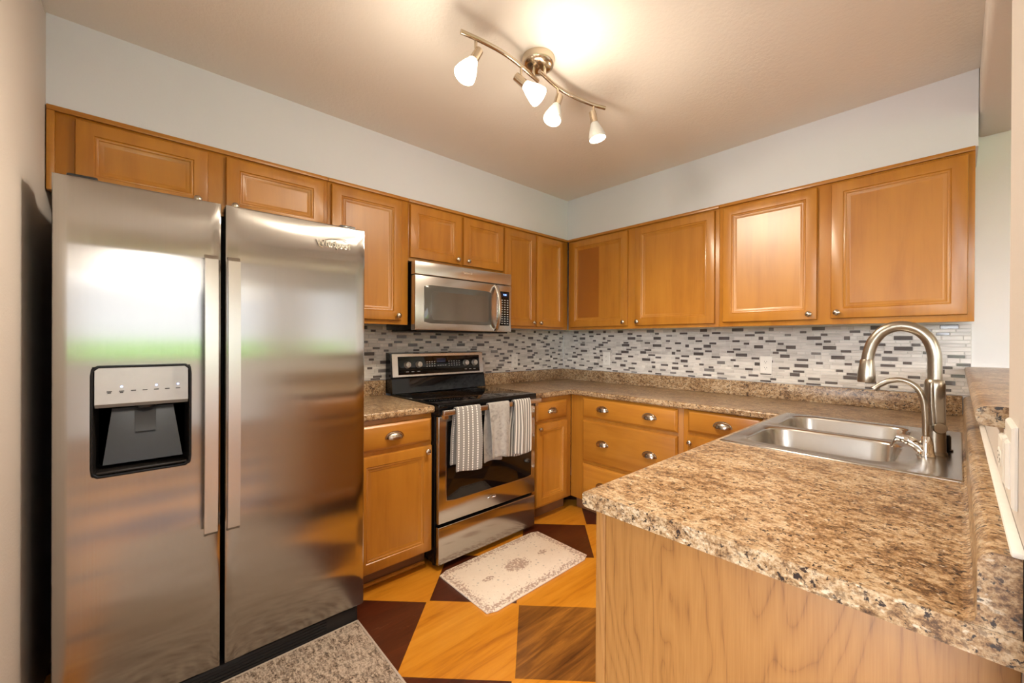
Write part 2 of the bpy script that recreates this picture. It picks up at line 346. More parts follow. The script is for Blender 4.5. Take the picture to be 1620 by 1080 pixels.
# ------------------------------------------------------------------ mesh helpers (all in world coordinates)
ORG = {}
class MB:
    def __init__(s): s.bm = bmesh.new(); s.mi = 0; s.uv = None
    def _merge(s, t):
        for f in t.faces: f.material_index = s.mi
        me = bpy.data.meshes.new('tmp'); t.to_mesh(me); t.free(); s.bm.from_mesh(me); bpy.data.meshes.remove(me)
    def box(s, x0, x1, y0, y1, z0, z1, bev=0.0, seg=2):
        t = bmesh.new(); bmesh.ops.create_cube(t, size=1.0)
        for v in t.verts: v.co = Vector(((x0+x1)/2 + v.co.x*abs(x1-x0), (y0+y1)/2 + v.co.y*abs(y1-y0), (z0+z1)/2 + v.co.z*abs(z1-z0)))
        if bev > 0: bmesh.ops.bevel(t, geom=t.edges[:], offset=bev, segments=seg, affect='EDGES', profile=0.5)
        s._merge(t); return s
    def loops(s, lp, cap0=True, cap1=True):
        t = bmesh.new(); rows = [[t.verts.new(p) for p in l] for l in lp]; n = len(rows[0])
        for a, b in zip(rows, rows[1:]):
            for i in range(n):
                j = (i+1) % n
                try: t.faces.new((a[i], a[j], b[j], b[i]))
                except ValueError: pass
        if cap0: t.faces.new(rows[0][::-1])
        if cap1: t.faces.new(rows[-1])
        bmesh.ops.recalc_face_normals(t, faces=t.faces[:]); s._merge(t); return s
    def tube(s, pts, r, seg=16, cap=True):
        pts = [Vector(p) for p in pts]; n = len(pts)
        rs = r if isinstance(r, (list, tuple)) else [r]*n
        T = [(pts[min(i+1, n-1)] - pts[max(i-1, 0)]).normalized() for i in range(n)]
        up = Vector((0, 0, 1)) if abs(T[0].z) < 0.9 else Vector((1, 0, 0))
        a = T[0].cross(up).normalized(); lp = []
        for i in range(n):
            a = (a - T[i]*a.dot(T[i])).normalized(); b = T[i].cross(a)
            lp.append([pts[i] + (a*math.cos(k*2*math.pi/seg) + b*math.sin(k*2*math.pi/seg))*rs[i] for k in range(seg)])
        return s.loops(lp, cap, cap)
    def lathe(s, o, axis, prof, seg=24, cap0=True, cap1=True):   # prof: (distance along axis, radius)
        o = Vector(o); ax = Vector(axis).normalized(); up = Vector((0, 0, 1)) if abs(ax.z) < 0.9 else Vector((1, 0, 0))
        a = ax.cross(up).normalized(); b = ax.cross(a)
        return s.loops([[o + ax*d + (a*math.cos(k*2*math.pi/seg) + b*math.sin(k*2*math.pi/seg))*max(r, 1e-4) for k in range(seg)] for d, r in prof], cap0, cap1)
    def prism(s, pts, vec):       # polygon swept along vec
        vec = Vector(vec); return s.loops([[Vector(p) for p in pts], [Vector(p)+vec for p in pts]])
    def quad(s, *p):
        t = bmesh.new(); t.faces.new([t.verts.new(q) for q in p]); s._merge(t); return s
def smooth_path(pts, k=6):
    P = [Vector(p) for p in pts]; P = [2*P[0]-P[1]] + P + [2*P[-1]-P[-2]]; out = []
    for i in range(1, len(P)-2):
        a, b, c, d = P[i-1:i+3]
        for j in range(k):
            t = j/k
            out.append(0.5*((2*b) + (c-a)*t + (2*a-5*b+4*c-d)*t*t + (3*b-a-3*c+d)*t**3))
    out.append(P[-2]); return out
def obj(name, mb, mats, parent=None, origin=None, angle=35):
    me = bpy.data.meshes.new(name)
    org = ORG[parent.name] if parent else Vector(origin or (0, 0, 0))
    bmesh.ops.translate(mb.bm, verts=mb.bm.verts[:], vec=-org)
    mb.bm.to_mesh(me); mb.bm.free()
    for m in (mats if isinstance(mats, (list, tuple)) else [mats]): me.materials.append(m)
    me.polygons.foreach_set('use_smooth', [True]*len(me.polygons)); me.set_sharp_from_angle(angle=R(angle))
    o = bpy.data.objects.new(name, me); COL.objects.link(o)
    if parent: o.parent = parent
    else: o.location = org
    ORG[o.name] = org
    return o
def thing(name, label, cat, loc, group=None):
    o = bpy.data.objects.new(name, None); COL.objects.link(o); o.location = loc; o.empty_display_size = 0.1
    ORG[o.name] = Vector(loc); o['label'] = label; o['category'] = cat
    if group: o['group'] = group
    return o
def tag(o, label, cat, group=None):
    o['label'] = label; o['category'] = cat
    if group: o['group'] = group
    return o
def struct(name, mb, mat, origin=(0, 0, 0)):
    o = obj(name, mb, mat, None, origin); o['kind'] = 'structure'; return o
def text_mesh(mb, body, size, o, right, up, depth=0.001, align='CENTER', weight=0.0):
    cu = bpy.data.curves.new('lettering', 'FONT'); cu.body = body; cu.size = size; cu.extrude = depth/2; cu.align_x = align; cu.align_y = 'CENTER'; cu.offset = weight
    cu.resolution_u = 2
    to = bpy.data.objects.new('lettering', cu); COL.objects.link(to)
    bpy.context.view_layer.update()
    me = bpy.data.meshes.new_from_object(to.evaluated_get(bpy.context.evaluated_depsgraph_get()))
    r, u = Vector(right).normalized(), Vector(up).normalized(); n = r.cross(u)
    mat = Matrix((r, u, n)).transposed().to_4x4(); mat.translation = Vector(o); me.transform(mat)
    t = bmesh.new(); t.from_mesh(me); bpy.data.meshes.remove(me); mb._merge(t)
    bpy.data.objects.remove(to); bpy.data.curves.remove(cu)

# a face frame of reference: a runs right, b runs up, c comes out of the wall
class Face:
    def __init__(s, o, right, out): s.o = Vector(o); s.r = Vector(right); s.n = Vector(out)
    def p(s, a, b, c): return s.o + s.r*a + Vector((0, 0, b)) + s.n*c
FA = Face((0, 0, 0), (1, 0, 0), (0, -1, 0))       # range wall: a = x, c = -y
FB = Face((0, 0, 0), (0, -1, 0), (-1, 0, 0))      # sink-end wall: a = -y, c = -x
FP = Face((0, 0, 0), (-1, 0, 0), (0, 1, 0))       # peninsula front: a = -x, c = y
DOOR = [(0, 0), (0, 0.014), (0.003, 0.0185), (0.007, 0.020), (0.050, 0.020), (0.053, 0.0165), (0.057, 0.0180), (0.061, 0.0165), (0.064, 0.0125), (0.069, 0.0115), (0.076, 0.0070), (0.080, 0.0065)]
DRAWER = [(0, 0), (0, 0.009), (0.002, 0.011), (0.013, 0.019), (0.015, 0.020)]
def panel(mb, F, a0, a1, b0, b1, c0, prof):
    mb.loops([[F.p(a0+i, b0+i, c0+h), F.p(a1-i, b0+i, c0+h), F.p(a1-i, b1-i, c0+h), F.p(a0+i, b1-i, c0+h)] for i, h in prof]); return mb
def fbox(mb, F, a0, a1, b0, b1, c0, c1, bev=0.0):
    p, q = F.p(a0, b0, c0), F.p(a1, b1, c1)
    return mb.box(min(p.x, q.x), max(p.x, q.x), min(p.y, q.y), max(p.y, q.y), min(p.z, q.z), max(p.z, q.z), bev)
def knob(F, a, b, c, parent):
    mb = MB(); mb.lathe(F.p(a, b, c), F.n, [(0, 0.0075), (0.003, 0.007), (0.006, 0.0055), (0.011, 0.0055), (0.014, 0.011), (0.018, 0.0150), (0.022, 0.0150), (0.026, 0.011), (0.028, 0.004)], 20)
    return obj('knob', mb, M['knob'], parent)
def cup_pull(F, a, b, c, parent):
    mb = MB(); A, B_, C = 0.047, 0.030, 0.027
    def shell(k, off):
        return [[F.p(a + A*k*math.sin(R(-90+15*i)), b - 0.012 + B_*k*math.cos(R(-90+15*i))*math.sin(R(t)), c + off + C*k*math.cos(R(-90+15*i))*math.cos(R(t))) for i in range(13)] for t in (-14, 0, 15, 30, 45, 60, 75, 90)]
    t = bmesh.new()
    out, inn = shell(1.0, 0.0), shell(0.90, -0.0005)
    vo = [[t.verts.new(p) for p in l] for l in out]; vi = [[t.verts.new(p) for p in l] for l in inn]
    for V in (vo, vi):
        for r0, r1 in zip(V, V[1:]):
            for i in range(12):
                t.faces.new((r0[i], r0[i+1], r1[i+1], r1[i]))
    for i in range(12): t.faces.new((vo[0][i], vo[0][i+1], vi[0][i+1], vi[0][i]))
    bmesh.ops.remove_doubles(t, verts=t.verts[:], dist=1e-5); bmesh.ops.recalc_face_normals(t, faces=t.faces[:]); mb._merge(t)
    fl = [F.p(a + 0.052*math.cos(R(k)), b - 0.012 + (0.034*math.sin(R(k)) if k <= 180 else 0.008*math.sin(R(k))), c) for k in range(0, 360, 12)]
    mb.prism(fl, F.n*0.002)
    return obj('cup_pull', mb, M['knob'], parent)
def door(F, a0, a1, b0, b1, c, parent, kn=None, mat='wood'):
    d = obj('door', panel(MB(), F, a0, a1, b0, b1, c, DOOR), M[mat], parent)
    if kn: knob(F, kn[0], kn[1], c + 0.020, d)
    return d
def drawer(F, a0, a1, b0, b1, c, parent, pulls=(), mat='woodx'):
    d = obj('drawer', panel(MB(), F, a0, a1, b0, b1, c, DRAWER), M[mat], parent)
    for a in pulls: cup_pull(F, a, (b0+b1)/2 + 0.003, c + 0.020, d)
    return d

# ------------------------------------------------------------------ setting
ZC = 2.4775; XL = -3.2745; YW = -2.655
struct('floor', MB().box(-6.2, 0.12, -6.7, 0.12, -0.08, 0.0), M['floor'])
struct('ceiling', MB().box(-6.2, 0.12, -6.7, 0.12, ZC, ZC+0.1), M['ceil'])
struct('wall_back', MB().box(-3.42, 0.12, 0.0, 0.12, 0, ZC), M['soffit'])
struct('wall_right', MB().box(0.0, 0.12, -6.7, 0.0, 0, ZC), M['bright'])
struct('wall_left', MB().box(XL-0.14, XL, -1.75, 0.0, 0, ZC, 0.012), M['beige'])
struct('wall_left_return', MB().box(-6.2, XL-0.14, -1.75, -1.61, 0, ZC), M['beige'])
struct('wall_near', MB().box(-2.33, -1.95, YW-0.115, YW, 0, ZC, 0.012), M['beige'])
struct('wall_bar', MB().box(-1.95, 0.0, YW-0.115, YW, 0, 1.121), M['beige'])
struct('wall_header', MB().box(-1.95, 0.0, YW-0.115, YW, 2.275, ZC, 0.018, 4), M['beige'])
struct('wall_soffit_back', MB().box(XL, 0.0, -0.322, 0.0, 2.139, ZC), M['soffit'])
struct('wall_soffit_right', MB().box(-0.322, 0.0, YW+0.002, -0.322, 2.139, ZC), M['soffit'])
# living room behind the camera: end walls and a wide window
wl_ = MB()
wl_.box(-6.32, -6.2, -2.2, -1.61, 0, ZC); wl_.box(-6.32, -6.2, -6.7, -6.0, 0, ZC); wl_.box(-6.32, -6.2, -6.0, -2.2, 2.2, ZC); wl_.box(-6.32, -6.2, -6.0, -2.2, 0, 0.1)
struct('wall_living_left', wl_, M['bright'])
wf = MB()
for y in (-6.0, -4.13, -2.26): wf.box(-6.29, -6.22, y, y+0.06, 0.1, 2.2)
wf.box(-6.29, -6.22, -6.0, -2.2, 0.1, 0.18); wf.box(-6.29, -6.22, -6.0, -2.2, 2.12, 2.2)
win = struct('window_added', wf, M['curtain'], (-6.25, -4.1, 0.1))  # unseen side window, added to bring fill daylight into the kitchen
obj('pane', MB().box(-6.258, -6.252, -5.97, -2.23, 0.15, 2.15), M['pane'], win)
wb = MB()
wb.box(-6.2, -5.0, -6.7, -6.58, 0, ZC); wb.box(-0.3, 0.0, -6.7, -6.58, 0, ZC); wb.box(-5.0, -0.3, -6.7, -6.58, 0, 0.95); wb.box(-5.0, -0.3, -6.7, -6.58, 2.20, ZC)
struct('wall_living_far', wb, M['bright'])
wf = MB()
for x in (-5.0, -3.45, -1.89, -0.36): wf.box(x, x+0.06, -6.67, -6.60, 0.95, 2.20)
wf.box(-5.0, -0.3, -6.67, -6.60, 0.95, 1.01); wf.box(-5.0, -0.3, -6.67, -6.60, 2.14, 2.20)
win = struct('window_1', wf, M['curtain'], (-2.6, -6.63, 0.95))
obj('pane', MB().box(-4.98, -0.32, -6.640, -6.634, 1.0, 2.15), M['pane'], win)
struct('trim_added_paving', MB().box(-22, -6.35, -6.4, 6.0, -0.29, -0.12), M['paving'])  # unseen paving, added to keep green lawn bounce off the walls
struct('trim_lawn', MB().box(-300, 300, -500, 100, -0.5, -0.3), M['lawn'])

# mosaic backsplash: every tile is a slightly raised face of the wall covering
def mosaic(name, F, a0, a1, b0, b1, seed):
    mb = MB(); fbox(mb, F, a0, a1, b0, b1, 0.0, 0.0035)
    rnd = random.Random(seed); rows = []; SH = 3.0
    H3 = [0.0215, 0.0145, 0.0145]; g = 0.0022
    for r in range(24):
        x = 0.0; row = []; run = rnd.uniform(0.0, 0.22)
        if r % 3 == 0: lens = (0.028, 0.055, 0.075, 0.105, 0.13)
        else: lens = (0.04, 0.06, 0.085, 0.12)
        last = None
        while x < SH - 0.001:
            dk = run <= 0.0
            if dk and any(p0 - 0.012 < x < p1 for p0, p1, k_ in (rows[-1] if rows else []) if k_ >= 3): dk = False; run = 0.045
            if dk:
                l = rnd.choice((0.030, 0.055, 0.066, 0.075) if r % 3 == 0 else (0.036, 0.050, 0.062)); run = rnd.uniform(0.10, 0.235)
            else:
                l = max(0.03, min(rnd.choice(lens), run)); run -= l + (0.02 if run - l < 0.02 else 0)
            l = min(l, SH - x)
            if SH - x - l < 0.02: l = SH - x
            k = (3 if rnd.random() < 0.84 else 4) if dk else rnd.choice((0, 1, 1, 2, 2))
            row.append((x, x+l, k)); x += l; last = k
        rows.append(row)
    z = b1 - 0.002; r = 0; t = bmesh.new()
    while z > b0 + 0.004:
        h = H3[r % 3]; zb = max(z - h, b0 + 0.0015)
        if z - zb > 0.003:
            sh = int(a0 // SH) - 1
            while sh*SH < a1:
                rr = rows[r % 24]
                for p0, p1, k in rr:
                    q0, q1 = max(sh*SH + p0 + g/2, a0+0.001), min(sh*SH + p1 - g/2, a1-0.001)
                    if q1 - q0 < 0.004: continue
                    e = 0.0012; c0, c1 = 0.0035, 0.0062
                    o_ = [t.verts.new(F.p(*q, c0)) for q in ((q0, zb), (q1, zb), (q1, z), (q0, z))]
                    i_ = [t.verts.new(F.p(*q, c1)) for q in ((q0+e, zb+e), (q1-e, zb+e), (q1-e, z-e), (q0+e, z-e))]
                    for i in range(4):
                        f = t.faces.new((o_[i], o_[(i+1) % 4], i_[(i+1) % 4], i_[i])); f.material_index = k+1
                    t.faces.new(i_).material_index = k+1
                sh += 1
        z -= h + g; r += 1
    bmesh.ops.recalc_face_normals(t, faces=t.faces[:])
    me = bpy.data.meshes.new('tmp'); t.to_mesh(me); t.free(); mb.bm.from_mesh(me); bpy.data.meshes.remove(me)
    return struct(name, mb, [M['grout']] + TILES)
mosaic('trim_1', FA, -2.30, -0.007, 1.015, 1.372, 3)
mosaic('trim_2', FB, 0.007, 2.642, 1.015, 1.372, 5)
struct('trim_3', MB().box(-2.225, -0.004, YW, YW+0.012, 1.014, 1.022, 0.003), M['trimwhite'])

# ------------------------------------------------------------------ wall cabinets
ZT, ZB = 2.138, 1.372
def wall_cabinet(F, a0, a1, b0, label, doors, frame_right=None, mat='wood', lefttrim=False, notch=False):
    mid = F.p((a0+a1)/2, b0, 0.16)
    t = thing('wall_cabinet', label, 'cabinet', mid, 'maple wall cabinets')
    fr = a1 if frame_right is None else frame_right
    obj('carcass', fbox(MB(), F, a0+0.001, a1-0.001, b0+0.012, ZT, 0.007, 0.311), M['wood'], t)
    obj('face_frame', fbox(MB(), F, a0+0.0005, fr-0.0005, b0, ZT, 0.311, 0.330, 0.001), M['wood'], t)
    cs = MB(); fbox(cs, F, a0+0.0005, fr-0.0005, ZT-0.020, ZT, 0.331, 0.342, 0.003)
    if lefttrim: fbox(cs, F, a0+0.0005, a0+0.022, b0, ZT-0.020, 0.331, 0.342, 0.003)
    obj('crown_strip', cs, M['woodx' if F is FA else 'woody'], t)
    for i, (d0, d1, e0, e1, kn) in enumerate(doors): door(F, d0, d1, e0, e1, 0.331, t, kn, mat if i == 0 else 'wood')
    return t
wall_cabinet(FA, XL+0.002, -2.290, 1.825, 'maple cabinet above the fridge with two short doors',
             [(-3.200, -2.797, 1.850, 2.107, (-2.835, 1.885)), (-2.733, -2.312, 1.850, 2.107, (-2.700, 1.885))], lefttrim=True)
wall_cabinet(FA, -2.290, -1.822, ZB, 'tall single-door maple wall cabinet between fridge and microwave',
             [(-2.274, -1.871, 1.396, 2.107, (-1.898, 1.424))])
wall_cabinet(FA, -1.822, -1.064, 1.762, 'short two-door maple wall cabinet directly above the microwave',
             [(-1.816, -1.443, 1.782, 2.107, (-1.477, 1.812)), (-1.424, -1.070, 1.782, 2.107, (-1.392, 1.812))])
wall_cabinet(FA, -1.064, -0.331, ZB, 'maple wall cabinet with two narrow doors right of the microwave, in the corner',
             [(-1.058, -0.735, 1.390, 2.107, (-0.765, 1.420)), (-0.716, -0.402, 1.390, 2.107, (-0.688, 1.420))])
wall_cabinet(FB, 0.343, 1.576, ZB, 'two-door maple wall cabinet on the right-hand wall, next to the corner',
             [(0.376, 0.924, 1.393, 2.107, (0.897, 1.422)), (0.987, 1.552, 1.393, 2.107, (1.014, 1.422))], mat='wood_dark_rect')
wall_cabinet(FB, 1.576, 2.645, ZB, 'two-door maple wall cabinet above the sink, at the pass-through',
             [(1.601, 2.083, 1.399, 2.107, (2.050, 1.429)), (2.142, 2.625, 1.402, 2.107, (2.170, 1.432))])

# ------------------------------------------------------------------ base cabinets
def base_cabinet(F, a0, a1, label, fa0=None, fa1=None):
    t = thing('base_cabinet', label, 'cabinet', F.p((a0+a1)/2, 0, 0.3), 'maple base cabinets')
    fa0 = a0 if fa0 is None else fa0; fa1 = a1 if fa1 is None else fa1
    obj('carcass', fbox(MB(), F, a0+0.001, a1-0.001, 0.10, 0.874, 0.004, 0.580), M['wood'], t)
    obj('face_frame', fbox(MB(), F, fa0+0.0005, fa1-0.0005, 0.10, 0.874, 0.580, 0.600, 0.001), M['wood'], t)
    tk = MB(); fbox(tk, F, fa0+0.001, fa1-0.001, 0.001, 0.10, 0.515, 0.530)
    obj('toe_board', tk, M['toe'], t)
    return t
t = base_cabinet(FA, -2.262, -1.817, 'maple base cabinet with one drawer between fridge and range')
drawer(FA, -2.245, -1.822, 0.716, 0.850, 0.601, t, (-2.046,))
door(FA, -2.245, -1.822, 0.112, 0.694, 0.601, t, (-1.857, 0.668))
obj('shoe_moulding', MB().tube([(-2.255, -0.538, 0.012), (-1.825, -0.538, 0.012)], 0.011, 10), M['wood'], t)
t = base_cabinet(FA, -1.046, -0.602, 'narrow maple base cabinet with one drawer right of the range', fa1=-0.602)
drawer(FA, -0.990, -0.664, 0.712, 0.843, 0.601, t, (-0.832,))
door(FA, -0.990, -0.664, 0.118, 0.694, 0.601, t, (-0.966, 0.600 + 0.06))
t = base_cabinet(FB, 0.625, 1.476, 'maple base unit of three wide drawers under the right-hand worktop', fa0=0.602)
drawer(FB, 0.722, 1.445, 0.722, 0.866, 0.601, t, (0.901, 1.262), 'woody')
drawer(FB, 0.722, 1.445, 0.400, 0.700, 0.601, t, (0.901, 1.264), 'woody')
drawer(FB, 0.722, 1.445, 0.118, 0.378, 0.601, t, (0.901, 1.264), 'woody')
t = base_cabinet(FB, 1.476, 1.978, 'maple base cabinet with one drawer, half hidden by the sink peninsula')
drawer(FB, 1.507, 1.905, 0.740, 0.872, 0.601, t, (1.708,), 'woody')
door(FB, 1.507, 1.905, 0.118, 0.718, 0.601, t, (1.528, 0.680))
# peninsula cabinet under the sink, with the oak end panel that faces the camera
t = thing('peninsula_cabinet', 'sink base cabinet of the peninsula, ending in a big oak-veneered end panel', 'cabinet', (-1.4, -2.3, 0))
pc = MB(); pc.box(-2.172, -0.606, -2.654, -2.632, 0.0, 0.874); pc.box(-2.172, -2.150, -2.632, -2.024, 0.0, 0.874); pc.box(-2.150, -0.606, -2.632, -2.09, 0.10, 0.13)
obj('carcass', pc, M['oak'], t)
obj('face_frame', MB().box(-2.172, -0.606, -2.0225, -2.003, 0.10, 0.874, 0.001), M['wood'], t)
obj('toe_board', MB().box(-2.150, -0.64, -2.09, -2.075, 0.001, 0.10), M['toe'], t)
obj('end_panel', MB().box(-2.1855, -2.1725, -2.6545, -2.0255, 0.0, 0.8745, 0.001), M['oak'], t)
es = obj('corner_stile', MB().box(-2.1885, -2.1725, -2.0250, -1.9985, 0.0, 0.8745, 0.001), M['oak'], t)
for k in range(3):
    a0 = 0.68 + k*0.50
    drawer(FP, a0, a0+0.47, 0.72, 0.85, -2.0025, t); door(FP, a0, a0+0.47, 0.112, 0.70, -2.0025, t, (a0+0.44, 0.66))

# ------------------------------------------------------------------ worktops
ZW, TH = 0.914, 0.038
def rr_point(cx, cy, hw, hh, r, ang):
    d = Vector((math.cos(ang), math.sin(ang))); lo, hi = 0.0, 2.0
    for _ in range(40):
        m_ = (lo+hi)/2; q = d*m_; dx, dy = abs(q.x)-(hw-r), abs(q.y)-(hh-r)
        sd = math.hypot(max(dx, 0), max(dy, 0)) + min(max(dx, dy), 0) - r
        if sd < 0: lo = m_
        else: hi = m_
    return (cx + d.x*lo, cy + d.y*lo)
def worktop_mesh(xs, ys, keep, round_test):
    mb = MB(); t = bmesh.new(); V = {}
    def vv(x, y, z):
        k = (round(x, 5), round(y, 5), round(z, 5))
        if k not in V: V[k] = t.verts.new((x, y, z))
        return V[k]
    cells = {(i, j) for i in range(len(xs)-1) for j in range(len(ys)-1) if keep((xs[i]+xs[i+1])/2, (ys[j]+ys[j+1])/2)}
    for i, j in cells:
        x0, x1, y0, y1 = xs[i], xs[i+1], ys[j], ys[j+1]
        t.faces.new([vv(x0, y0, ZW), vv(x1, y0, ZW), vv(x1, y1, ZW), vv(x0, y1, ZW)])
        t.faces.new([vv(x0, y1, ZW-TH), vv(x1, y1, ZW-TH), vv(x1, y0, ZW-TH), vv(x0, y0, ZW-TH)])
        for di, dj, p, q in ((-1, 0, (x0, y1), (x0, y0)), (1, 0, (x1, y0), (x1, y1)), (0, -1, (x0, y0), (x1, y0)), (0, 1, (x1, y1), (x0, y1))):
            if (i+di, j+dj) not in cells:
                t.faces.new([vv(*q, ZW), vv(*p, ZW), vv(*p, ZW-TH), vv(*q, ZW-TH)])
    bmesh.ops.recalc_face_normals(t, faces=t.faces[:])
    ed = [e for e in t.edges if abs(e.verts[0].co.z - e.verts[1].co.z) < 1e-6 and len(e.link_faces) == 2 and abs(e.link_faces[0].normal.dot(e.link_faces[1].normal)) < 0.1 and round_test((e.verts[0].co+e.verts[1].co)/2)]
    bmesh.ops.bevel(t, geom=ed, offset=0.012, segments=4, affect='EDGES', profile=0.5)
    mb._merge(t); return mb
SX0, SX1, SY0, SY1 = -1.425, -0.612, -2.592, -2.022      # sink cut-out
def keepU(x, y):
    if SX0 < x < SX1 and SY0 < y < SY1: return False
    return (y > -0.635 and x > -1.047) or x > -0.635 or y < -1.98
wt = thing('worktop', 'long speckled brown laminate worktop running from the range round to the sink peninsula', 'worktop', (-0.9, -1.3, ZW-TH))
obj('slab', worktop_mesh([-2.22, SX0, -1.047, -0.635, SX1, -0.004], [-2.6545, SY0, SY1, -1.98, -0.635, -0.004], keepU,
    lambda c: (abs(c.y+1.98) < 1e-4 and c.x < -0.6351) or (abs(c.x+0.635) < 1e-4 and -1.981 < c.y < -0.6349) or (abs(c.y+0.635) < 1e-4 and c.x < -0.6349)), M['granite'], wt)
lp = MB(); lp.box(-1.047, -0.004, -0.022, -0.004, ZW+0.0005, 1.0135, 0.003)
obj('upstand', lp, M['granite'], wt)
obj('upstand', MB().box(-0.022, -0.004, -2.613, -0.023, ZW+0.0005, 1.0135, 0.003), M['granite'], wt)
pts = [(-2.22, -2.6530, ZW+0.0005), (-2.22, -2.6530, 1.0135), (-2.22, -2.634, 1.0135)] + [(-2.22, -2.634 + 0.018*math.sin(R(a)), 0.9955 + 0.018*math.cos(R(a))) for a in (15, 30, 45, 60, 75, 90)] + [(-2.22, -2.616, 0.930)] + [(-2.22, -2.604 - 0.012*math.cos(R(a)), 0.9265 - 0.012*math.sin(R(a))) for a in (30, 60, 90)]
pts = [p for p in pts if p[2] > 0.9144]
obj('upstand', MB().prism(pts, (2.215, 0, 0)), M['granite'], wt)
wl = thing('worktop', 'short speckled brown laminate worktop between fridge and range', 'worktop', (-2.04, -0.32, ZW-TH))
obj('slab', worktop_mesh([-2.262, -1.8165], [-0.635, -0.004], lambda x, y: True, lambda c: c.y < -0.63), M['granite'], wl)
obj('upstand', MB().box(-2.262, -1.8165, -0.022, -0.004, ZW+0.0005, 1.0135, 0.003), M['granite'], wl)
# raised bar top on the low wall
bt = [(-1.85, -2.98, 1.1225), (-1.85, -2.636, 1.1225)] + [(-1.85, -2.636 + 0.016*math.cos(R(a)), 1.1385 + 0.016*math.sin(R(a))) for a in (-60, -30, 0)] + [(-1.85, -2.636 + 0.016*math.cos(R(a)), 1.144 + 0.016*math.sin(R(a))) for a in (0, 30, 60, 90)] + [(-1.85, -2.98, 1.160)]
tag(obj('bar_top', MB().prism(bt, (1.845, 0, 0)), M['granite'], None, (-0.9, -2.8, 1.1225)), 'raised speckled bar top on the low wall behind the sink', 'bar top')

# ------------------------------------------------------------------ sink and taps
def make_sink():
    t = thing('sink', 'double-bowl stainless steel sink let into the peninsula worktop', 'sink', (-1.02, -2.31, ZW))
    zr = ZW + 0.0055; mb = MB(); bm = bmesh.new()
    X0, X1, Y0, Y1 = -1.440, -0.596, -2.607, -2.008
    bowls = [(-1.385, -1.035), (-0.985, -0.648)]; by0, by1 = -2.475, -2.052; xm = -1.010
    for (b0, b1), (c0, c1) in zip(bowls, ((X0, xm), (xm, X1))):
        cx, cy, hw, hh = (b0+b1)/2, (by0+by1)/2, (b1-b0)/2, (by1-by0)/2
        angs = sorted([2*math.pi*k/72 for k in range(72)] + [math.atan2(y-cy, x-cx) % (2*math.pi) for x in (c0, c1) for y in (Y0, Y1)])
        outer = []
        for a in angs:
            dx, dy = math.cos(a), math.sin(a)
            s = min([(c1-cx)/dx if dx > 1e-9 else (c0-cx)/dx if dx < -1e-9 else 9, (Y1-cy)/dy if dy > 1e-9 else (Y0-cy)/dy if dy < -1e-9 else 9])
            outer.append((cx+dx*s, cy+dy*s, zr))
        prof = [(0.0, zr), (0.004, zr-0.002), (0.007, zr-0.008), (0.016, 0.775), (0.022, 0.758), (0.036, 0.748), (0.060, 0.745)]
        rows = [outer] + [[rr_point(cx, cy, hw-i, hh-i, max(0.075-i*0.6, 0.03), a) + (z,) for a in angs] for i, z in prof]
        rows.append([(cx + 0.045*math.cos(a), cy + 0.045*math.sin(a), 0.742) for a in angs])
        vs = [[bm.verts.new(p) for p in r] for r in rows]; n = len(angs)
        for p, q in zip(vs, vs[1:]):
            for k in range(n): bm.faces.new((p[k], p[(k+1) % n], q[(k+1) % n], q[k]))
    ring = [[(X0, Y0, zr), (X1, Y0, zr), (X1, Y1, zr), (X0, Y1, zr)], [(X0-0.003, Y0-0.003, zr-0.002), (X1+0.003, Y0-0.003, zr-0.002), (X1+0.003, Y1+0.003, zr-0.002), (X0-0.003, Y1+0.003, zr-0.002)], [(X0-0.004, Y0-0.004, ZW+0.0006), (X1+0.004, Y0-0.004, ZW+0.0006), (X1+0.004, Y1+0.004, ZW+0.0006), (X0-0.004, Y1+0.004, ZW+0.0006)]]
    vs = [[bm.verts.new(p) for p in r] for r in ring]
    for p, q in zip(vs, vs[1:]):
        for k in range(4): bm.faces.new((p[k], q[k], q[(k+1) % 4], p[(k+1) % 4]))
    for f in bm.faces:
        if f.normal.z < -0.0: f.normal_flip()
    bmesh.ops.recalc_face_normals(bm, faces=bm.faces[:])
    mb._merge(bm); obj('basin', mb, M['sinksteel'], t, angle=50)
    for b0, b1 in bowls:
        d = MB(); d.lathe(((b0+b1)/2, (by0+by1)/2, 0.7405), (0, 0, 1), [(0, 0.046), (0.003, 0.046), (0.0045, 0.040), (0.002, 0.030), (0.002, 0.001)], 28)
        obj('drain', d, M['chrome'], t)
make_sink()
ZS = ZW + 0.006
t = thing('faucet', 'tall brushed nickel gooseneck faucet with pull-down spray head', 'faucet', (-1.13, -2.547, ZS))
obj('body', MB().lathe((-1.13, -2.547, ZS), (0, 0, 1), [(0, 0.031), (0.006, 0.031), (0.010, 0.0275), (0.06, 0.0265), (0.16, 0.0255), (0.225, 0.0245), (0.236, 0.0225), (0.240, 0.019)], 28), M['nickel'], t)
arc = smooth_path([(-1.13, -2.547, 1.155), (-1.13, -2.547, 1.20), (-1.13, -2.545, 1.245), (-1.13, -2.532, 1.290), (-1.13, -2.503, 1.322), (-1.13, -2.462, 1.333), (-1.13, -2.424, 1.318), (-1.13, -2.398, 1.283), (-1.13, -2.386, 1.245), (-1.13, -2.381, 1.212)], 7)
obj('gooseneck', MB().tube(arc, 0.0175, 20), M['nickel'], t)
obj('spray_head', MB().lathe((-1.13, -2.381, 1.218), (0, 0.03, -1), [(0, 0.018), (0.004, 0.0195), (0.03, 0.0225), (0.055, 0.0250), (0.074, 0.0255), (0.080, 0.024), (0.081, 0.010)], 24), M['nickel'], t)
